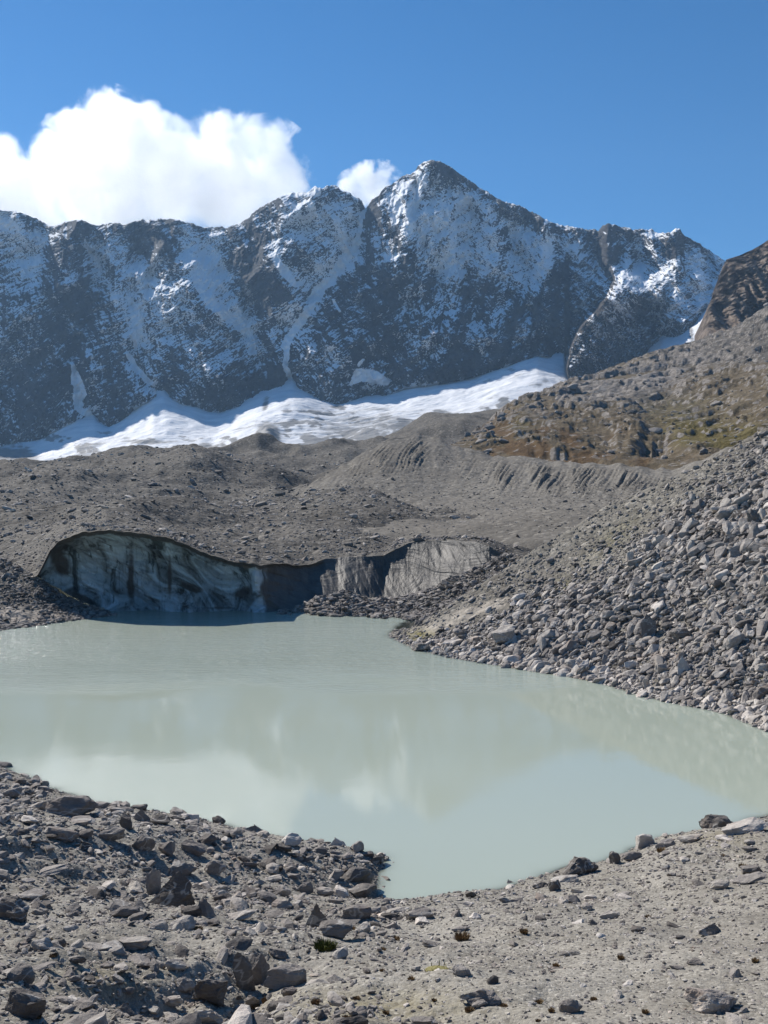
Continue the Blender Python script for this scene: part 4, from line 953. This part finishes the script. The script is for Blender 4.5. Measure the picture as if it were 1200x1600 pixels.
for i, (x0, y0, x1, y1, kd, tn, lab) in enumerate(HERO):
    g = surf_at(NEAR, (x0 + x1) / 2, y1 - .1 * (y1 - y0), npx, npy)
    s = g[1] / F; w = (x1 - x0) * s; dep = w * (.62 if kd != 'slab' else .5); sink = .24
    h = max((.82 if kd != 'slab' else .45) * (y1 - y0) * s, ((y1 - y0) * s - .34 * dep) / .76) * (1.12 if kd == 'pointed' else 1.0); tn = .06 + .94 * tn
    rr = np.random.default_rng(i + 50)
    o = single_stone('boulder', (g[0], g[1] + dep * .1, g[2]), (w * (1.03 if kd != 'pointed' else 1.15), dep, h), kd, 4 if w / s < 60 else 5, 900 + i,
                     rr.normal(0, .2), (rr.normal(0, .1) if kd != 'slab' else rr.normal(-.14, .06)), rr.normal(-.05, .08) if kd != 'slab' else rr.normal(.10, .05), tn, sink)
    o['label'] = lab; o['category'] = 'boulder'
THERO = [
 (1000, 959, 1026, 992, 'pointed', .3, 'pointed grey boulder standing over the bare sandy patch on the talus'),
 (1056, 1022, 1081, 1050, 'pointed', .92, 'whitish peaked boulder low on the talus slope'),
 (881, 1030, 912, 1046, 'round', .82, 'pale oval boulder near the water at the foot of the talus'),
 (1061, 854, 1074, 869, 'block', .5, 'upright pale block high on the talus slope'),
 (764, 979, 806, 1005, 'block', .7, 'broad pale angular boulder right of the bare pale rock strip'),
 (1165, 797, 1183, 818, 'block', .2, 'dark upright block on the talus near the right edge'),
 (1146, 960, 1159, 975, 'block', .4, 'upright grey block right of the bare sandy patch'),
 (643, 1006, 676, 1018, 'slab', .22, 'long dark slab on the waterline at the tip of the talus'),
 (973, 1078, 988, 1090, 'pointed', .62, 'small pale stone standing in the shallow water off the talus'),
 (1002, 1060, 1018, 1077, 'block', .86, 'bright tilted block at the water edge below the talus'),
 (1045, 982, 1080, 1000, 'round', .3, 'dark rounded boulder just below the bare sandy patch'),
 (1020, 1036, 1042, 1052, 'slab', .72, 'yellowish flat stone left of the whitish peaked boulder'),
]
for i, (x0, y0, x1, y1, kd, tn, lab) in enumerate(THERO):
    g = surf_at(TALUS, (x0 + x1) / 2, y1 - 2, tpx, tpy)
    s = g[1] / F; w = (x1 - x0) * s; h = (y1 - y0) * s * 1.3
    o = single_stone('boulder', (g[0], g[1], max(g[2], -.1)), (w, w * .8, h), kd, 4, 1500 + i, .1 * (i % 5 - 2), -.12, 0, tn, .15)
    o['label'] = lab; o['category'] = 'boulder'

hero_boxes = np.array([h[:4] for h in HERO], float)
def clear_of_heroes(p, sz):
    a, b = proj(p); k = np.ones(len(p), bool)
    for x0, y0, x1, y1 in hero_boxes:
        k &= ~((a > x0 - 1) & (a < x1 + 1) & (b > y0 + .25 * (y1 - y0)) & (b < y1 + 9) & (sz > .055))
    return k

# ---- near bank
r = np.random.default_rng(11)
yN = NEAR[..., 1]; vis = (yN > 4) & (npx > -330) & (npx < 1530) & (npy < 2000) & (nz > -.12)
cob = np.clip((1 - .8 * sandy) * (1 + .8 * blob(npx, npy, 170, 1540, 200, 50) + .6 * blob(npx, npy, 480, 1370, 110, 40)) + .2 - .1 * sstep(600, 680, npx) + .45 * blob(npx, npy, 1100, 1330, 120, 25), 0, 1.6) / 1.6
wgt = vis * cob * np.clip(NEAR[..., 1] / 20, .25, 1)
pos, _, _ = sample_grid(NEAR, 22000, wgt, r)
a, b = proj(pos); sz = power(r, len(pos), .05, .44, 2.05) * np.where(a > 620, .72, 1.0) * np.clip(pos[:, 1] / 16, .7, 1.1)
edge_ = (pos[:, 2] < .25) & (a > 250)
sz = np.where(edge_, sz * 1.25, sz)
ok = clear_of_heroes(pos, sz); pos, sz = pos[ok], sz[ok]; a, b = proj(pos)
tn = np.clip(r.normal(.47, .25, len(pos)) + .12 * (a > 620) + .2 * (r.uniform(size=len(pos)) > .93), 0, 1)
inview = (a > -10) & (a < 1210) & (b < 1605)
order = np.argsort(-pxsize(pos, sz) * inview); top, rest = order[:215], order[215:]
NEAR_MARKS = [(106, 1260, 'the large rounded boulder at the lake'), (222, 1312, 'the leaning brownish block'), (265, 1395, 'the biggest dark boulder'), (20, 1418, 'the dark boulder at the left edge'), (70, 1356, 'the long pale slab'),
 (38, 1562, 'the lower left corner boulder'), (335, 1545, 'the rough dark boulder'), (403, 1510, 'the tall upright boulder'), (495, 1430, 'the triangular fin'), (562, 1390, 'the low dark inlet boulder'), (443, 1388, 'the smooth pale boulder'),
 (453, 1310, 'the whitish shore stone'), (340, 1282, 'the two dark round stones'), (215, 1465, 'the narrow sunk slab'), (170, 1505, 'the cobble hollow rim'), (910, 1348, 'the long tilted slab'), (1007, 1312, 'the white block'), (1160, 1290, 'the big whitish slab'),
 (754, 1546, 'the flat topped boulder'), (894, 1568, 'the smooth round boulder'), (1113, 1554, 'the half buried boulder'), (1113, 1448, 'the pyramid stone'), (720, 1447, 'the lone pinkish stone'), (950, 1426, 'the pale broken slab'), (1125, 1380, 'the whitish round stone'), (683, 1513, 'the olive cushion')]
TAL_MARKS = [(1013, 976, 'the pointed grey boulder'), (1068, 1038, 'the whitish peaked boulder'), (896, 1040, 'the pale oval boulder'), (1067, 862, 'the upright pale block'), (785, 992, 'the broad pale boulder'), (1174, 808, 'the dark upright block'),
 (1152, 968, 'the upright grey block'), (660, 1012, 'the long dark slab'), (1010, 1068, 'the bright tilted block'), (1180, 700, 'the top of the slope'), (960, 850, 'the upper edge of the coarse blocks'), (730, 955, 'the bare pale rock strip'), (1180, 1130, 'the shore at the right edge'), (1190, 1065, 'the mossy patch')]
put_singles('loose_stone', 'stone', 'loose stones on the near bank', pos[top], sz[top], tn[top], 21, NEAR_MARKS)
big = rest[pxsize(pos[rest], sz[rest]) > 6.5]; sm_ = rest[pxsize(pos[rest], sz[rest]) <= 6.5]
# pebbles too small to be picked out one by one, as one mesh
pp2, _, _ = sample_grid(NEAR, 38000, vis * np.clip(NEAR[..., 1] / 20, .2, 1) * (.45 + .55 * cob), r)
sz2 = power(r, len(pp2), .02, .07, 1.6) * np.clip(pp2[:, 1] / 14, .7, 1.3)
def merge(name, lots, mat, label, seed):
    """lots: (pos, size, sub, tint, flat, dip) batches of small stones, written as ONE mesh"""
    r = np.random.default_rng(seed); Vs, Ts, At = [], [], []; off = 0
    for pos, size, sub, tint, flat, dip in lots:
        n = len(pos); T = ICO[sub][1]; nv = len(ICO[sub][0])
        yaw, pit = (r.uniform(0, 6.28, n), r.normal(0, .25, n)) if dip is None else (r.normal(dip[0], .6, n), r.normal(dip[1], .3, n))
        Rm = rotm(yaw, pit, r.normal(0, .3, n))
        sc = np.stack([r.uniform(.95, 1.7, n), r.uniform(.6, 1.0, n), r.uniform(.32, .72, n) * flat], -1) * size[:, None] * .5
        L = np.array(LIB[sub])[r.integers(0, len(LIB[sub]), n)]
        V = np.einsum('nij,nvj->nvi', Rm, L * sc[:, None, :]) + pos[:, None, :]
        V[..., 2] += (sc[:, 2] * .45)[:, None]
        Vs.append(V.reshape(-1, 3)); Ts.append((T[None] + (np.arange(n) * nv)[:, None, None]).reshape(-1, 3) + off); At.append(np.repeat(tint, nv)); off += n * nv
    o = link(name, np.concatenate(Vs), tris=np.concatenate(Ts), mat=mat, attrs={'tint': np.concatenate(At)}, smooth=False)
    o['kind'] = 'stuff'; o['label'] = label
    return o
tn2 = np.clip(r.normal(.52, .2, len(pp2)), 0, 1)
merge('shore_pebbles', [(pos[big], sz[big], 2, tn[big], 1, None), (pos[sm_], sz[sm_], 1, tn[sm_], 1, None), (pp2, sz2, 1, tn2, 1, None)], STONE, 'cobbles and pebbles strewn over the near gravel bank', 31)

# ---- talus
r = np.random.default_rng(12)
tv = (tpx > 590) & (tpx < 1330) & (TALUS[..., 2] > -.1) & (over < 3)
pos, i0, j0 = sample_grid(TALUS, 27000, tv * np.clip(coarse, 0, 1) * np.clip(TALUS[..., 1] / 50, .3, 1), r)
sz = power(r, len(pos), .14, .78, 2.3) * (.95 + .75 * fbm(pos[:, 0] * .22 + pos[:, 1] * .1, pos[:, 1] * .1, 0, 3, 171)); a, b = proj(pos)
sz *= np.clip(1.0 - .25 * (coarse[i0, j0] < .6) - .3 * sstep(870, 700, a), .5, 1)
low = pos[:, 2] < .35; tn = np.clip(r.normal(.50, .25, len(pos)) + .25 * low + .3 * (r.uniform(size=len(pos)) > .96), 0, 1)
TD = (.53, -.42)
inview = (a > 600) & (a < 1205) & (b > 640)
order = np.argsort(-pxsize(pos, sz) * inview); top, rest = order[:285], order[285:]
put_singles('talus_block', 'block', 'angular blocks on the talus hillside', pos[top], sz[top], tn[top], 22, TAL_MARKS, TD)
fp, fi, fj = sample_grid(TALUS, 13000, tv * np.clip(.95 - .4 * coarse - 1.0 * np.clip(pale, 0, 1), .1, 1), r)
fs = power(r, len(fp), .07, .48, 2.1); ft = np.clip(r.normal(.42, .17, len(fp)), 0, 1)
bigr = rest[pxsize(pos[rest], sz[rest]) > 9]; smr = rest[pxsize(pos[rest], sz[rest]) <= 9]
merge('talus_rubble', [(pos[bigr], sz[bigr], 2, tn[bigr], 1, TD), (pos[smr], sz[smr], 1, tn[smr], 1, TD), (fp, fs, 1, ft, 1, TD)], STONE, 'angular broken stones covering the talus hillside', 32)

# ---- stones on the glacier, the spit, the heap, the moraine and the brown hill
r = np.random.default_rng(13)
lots = []
yy = RUB[..., 1]; w = (gpx > -60) & (gpx < 1260) & (yy < 330) & (yy > rimD(gx)[None] + .2)
rimw = (gpx > 40) & (gpx < 830) & (yy - rimD(gx)[None] > .1) & (yy - rimD(gx)[None] < 2.2)
q, _, _ = sample_grid(RUB, 1500, rimw, r); lots.append((q, power(r, len(q), .14, .75, 1.6), 2, np.clip(r.normal(.25, .17, len(q)), 0, 1), 1, None))
q, _, _ = sample_grid(RUB, 30000, w * np.clip(1.2 - yy / 330, .15, 1), r)
lots.append((q, power(r, len(q), .10, .85, 2.5) * np.clip(q[:, 1] / 85, .9, 2.6), 1, np.clip(r.normal(.46, .24, len(q)), 0, 1), 1, None))
for Hx, n, lo, hi in ((H1, 4200, .09, .5), (H2, 5200, .12, .6)):
    hp = proj(Hx); q, _, _ = sample_grid(Hx, n, (hp[0] > -40) * (Hx[..., 2] > -.05) * (1.0 if Hx is H2 else 1 - .85 * np.clip(blob(hp[0], hp[1], 20, 962, 75, 11, 3) * 1.3, 0, 1)), r)
    lots.append((q, power(r, len(q), lo, hi, 2.0), 1, np.clip(r.normal(.34, .17, len(q)), 0, 1), 1, None))
q, _, _ = sample_grid(M, 3500, (ppx < 1230) & (t_ > .35) & (M[..., 1] > 84), r)
lots.append((q, power(r, len(q), .12, .7, 2.6), 1, np.clip(r.normal(.38, .15, len(q)), 0, 1), 1, None))
merge('moraine_rubble', lots, STONE, 'small stones scattered over the rubble covered glacier and the moraine', 33)
q, _, _ = sample_grid(Hh, 900, (qx < 1230) & (rust < .6), r)
merge('hillside_rubble', [(q, power(r, len(q), .5, 4.5, 1.7) * np.clip(q[:, 1] / 350, .6, 1.3), 2, np.clip(r.normal(.42, .15, len(q)), 0, 1), 1, None)], STONE, 'scattered pale stones on the brown hill', 34)

# ================================================================== SMALL PLANTS on the near bank
def tuft_mesh(seed, n, h, w):
    r = np.random.default_rng(seed); Vs, Ts = [], []
    for i in range(n):
        a = r.uniform(0, 6.28); d = w * math.sqrt(r.uniform()); b = np.array([d * math.cos(a), d * math.sin(a), -.01])
        ln = h * r.uniform(.5, 1.1); lean = np.array([math.cos(a), math.sin(a), 0]) * ln * r.uniform(.1, .7) * (d / w + .2); t = r.uniform(0, 3.14); sw = np.array([math.cos(t), math.sin(t), 0]) * r.uniform(.004, .009)
        k = len(Vs); mid = b + lean * .35 + np.array([0, 0, ln * .6]); tip = b + lean + np.array([0, 0, ln * .95])
        Vs += [b - sw, b + sw, mid + sw * .8, mid - sw * .8, tip]; Ts += [[k, k + 1, k + 2], [k, k + 2, k + 3], [k + 3, k + 2, k + 4]]
    return np.array(Vs), np.array(Ts)
def plant_mat(name, a, b):
    m = NT(name); return m.done(m.bsdf(m.ramp(m.noise(m.pos(), 25, 4, .7), [(.35, a), (.65, b)]), .9, None, .15))
PM = {'green': plant_mat('green_tuft', (.035, .045, .012), (.13, .14, .035)), 'rusty': plant_mat('rusty_tuft', (.13, .08, .04), (.30, .21, .11)), 'olive': plant_mat('olive_cushion', (.15, .135, .05), (.30, .265, .12))}
def plant(name, x, y, wpx, kind, hpx, label, cat, group=None, seed=0):
    g = surf_at(NEAR, x, y, npx, npy); s = g[1] / F
    V, T = tuft_mesh(seed, 25 if kind == 'olive' else int(60 + wpx * 14), hpx * s * 1.1, wpx * s * .5)
    if kind == 'olive' or wpx > 25:
        B, TB = ICO[3]; B = B * np.array([wpx * .5, wpx * .30, hpx * .42]) * s; B = B * (1 + .14 * fbm(B[:, 0] * 12, B[:, 1] * 12, B[:, 2] * 12, 3, seed))[:, None]
        T = np.concatenate([T, TB + len(V)]); V = np.concatenate([V, B])
    o = link(name, V, tris=T, mat=PM[kind], smooth=False); o.location = tuple(float(v) for v in g)
    o['label'] = label; o['category'] = cat
    if group: o['group'] = group
plant('moss_cushion', 683, 1513, 40, 'olive', 9, 'flat olive green cushion plant on the gravel beside a pinkish stone', 'plant', seed=1)
plant('grass_tuft', 507, 1482, 32, 'green', 13, 'dark green tuft growing under the long curved boulder', 'plant', seed=2)
plant('grass_tuft', 724, 1467, 20, 'rusty', 10, 'small brown tuft above the olive cushion', 'plant', seed=3)
small = [(600, 1515), (442, 1535), (416, 1560), (396, 1572), (558, 1556), (601, 1580), (845, 1566), (860, 1580), (842, 1592), (785, 1568), (732, 1575), (492, 1566), (600, 1483), (640, 1530), (870, 1508), (968, 1495), (1130, 1336), (1162, 1352), (1032, 1330),
         (75, 1468), (82, 1492), (75, 1530), (45, 1575), (62, 1585), (500, 1470), (548, 1450), (620, 1468), (818, 1455), (1012, 1432), (930, 1560), (1010, 1580), (1180, 1500), (680, 1560), (540, 1590), (310, 1450)]
tl = {}
for i, (x, y) in enumerate(small):
    _, nm, mx0, my0 = min((abs(x - a) + 1.4 * abs(y - b), n_, a, b) for a, b, n_ in NEAR_MARKS)
    rel = ('above' if y < my0 else 'below') if abs(y - my0) * 1.3 > abs(x - mx0) else ('left of' if x < mx0 else 'right of')
    tl.setdefault((rel, nm), []).append(x); k = len(tl[(rel, nm)]); extra = ['', ', another one', ', a third one', ', a fourth one', ', a fifth one', ', a sixth one'][min(k - 1, 5)]
    plant('grass_tuft', x, y, 6 + (i * 7) % 8, 'rusty', 4 + (i * 5) % 4, f'tiny rusty brown tuft {rel} {nm}{extra}', 'plant', 'tiny rusty tufts on the gravel', seed=10 + i)
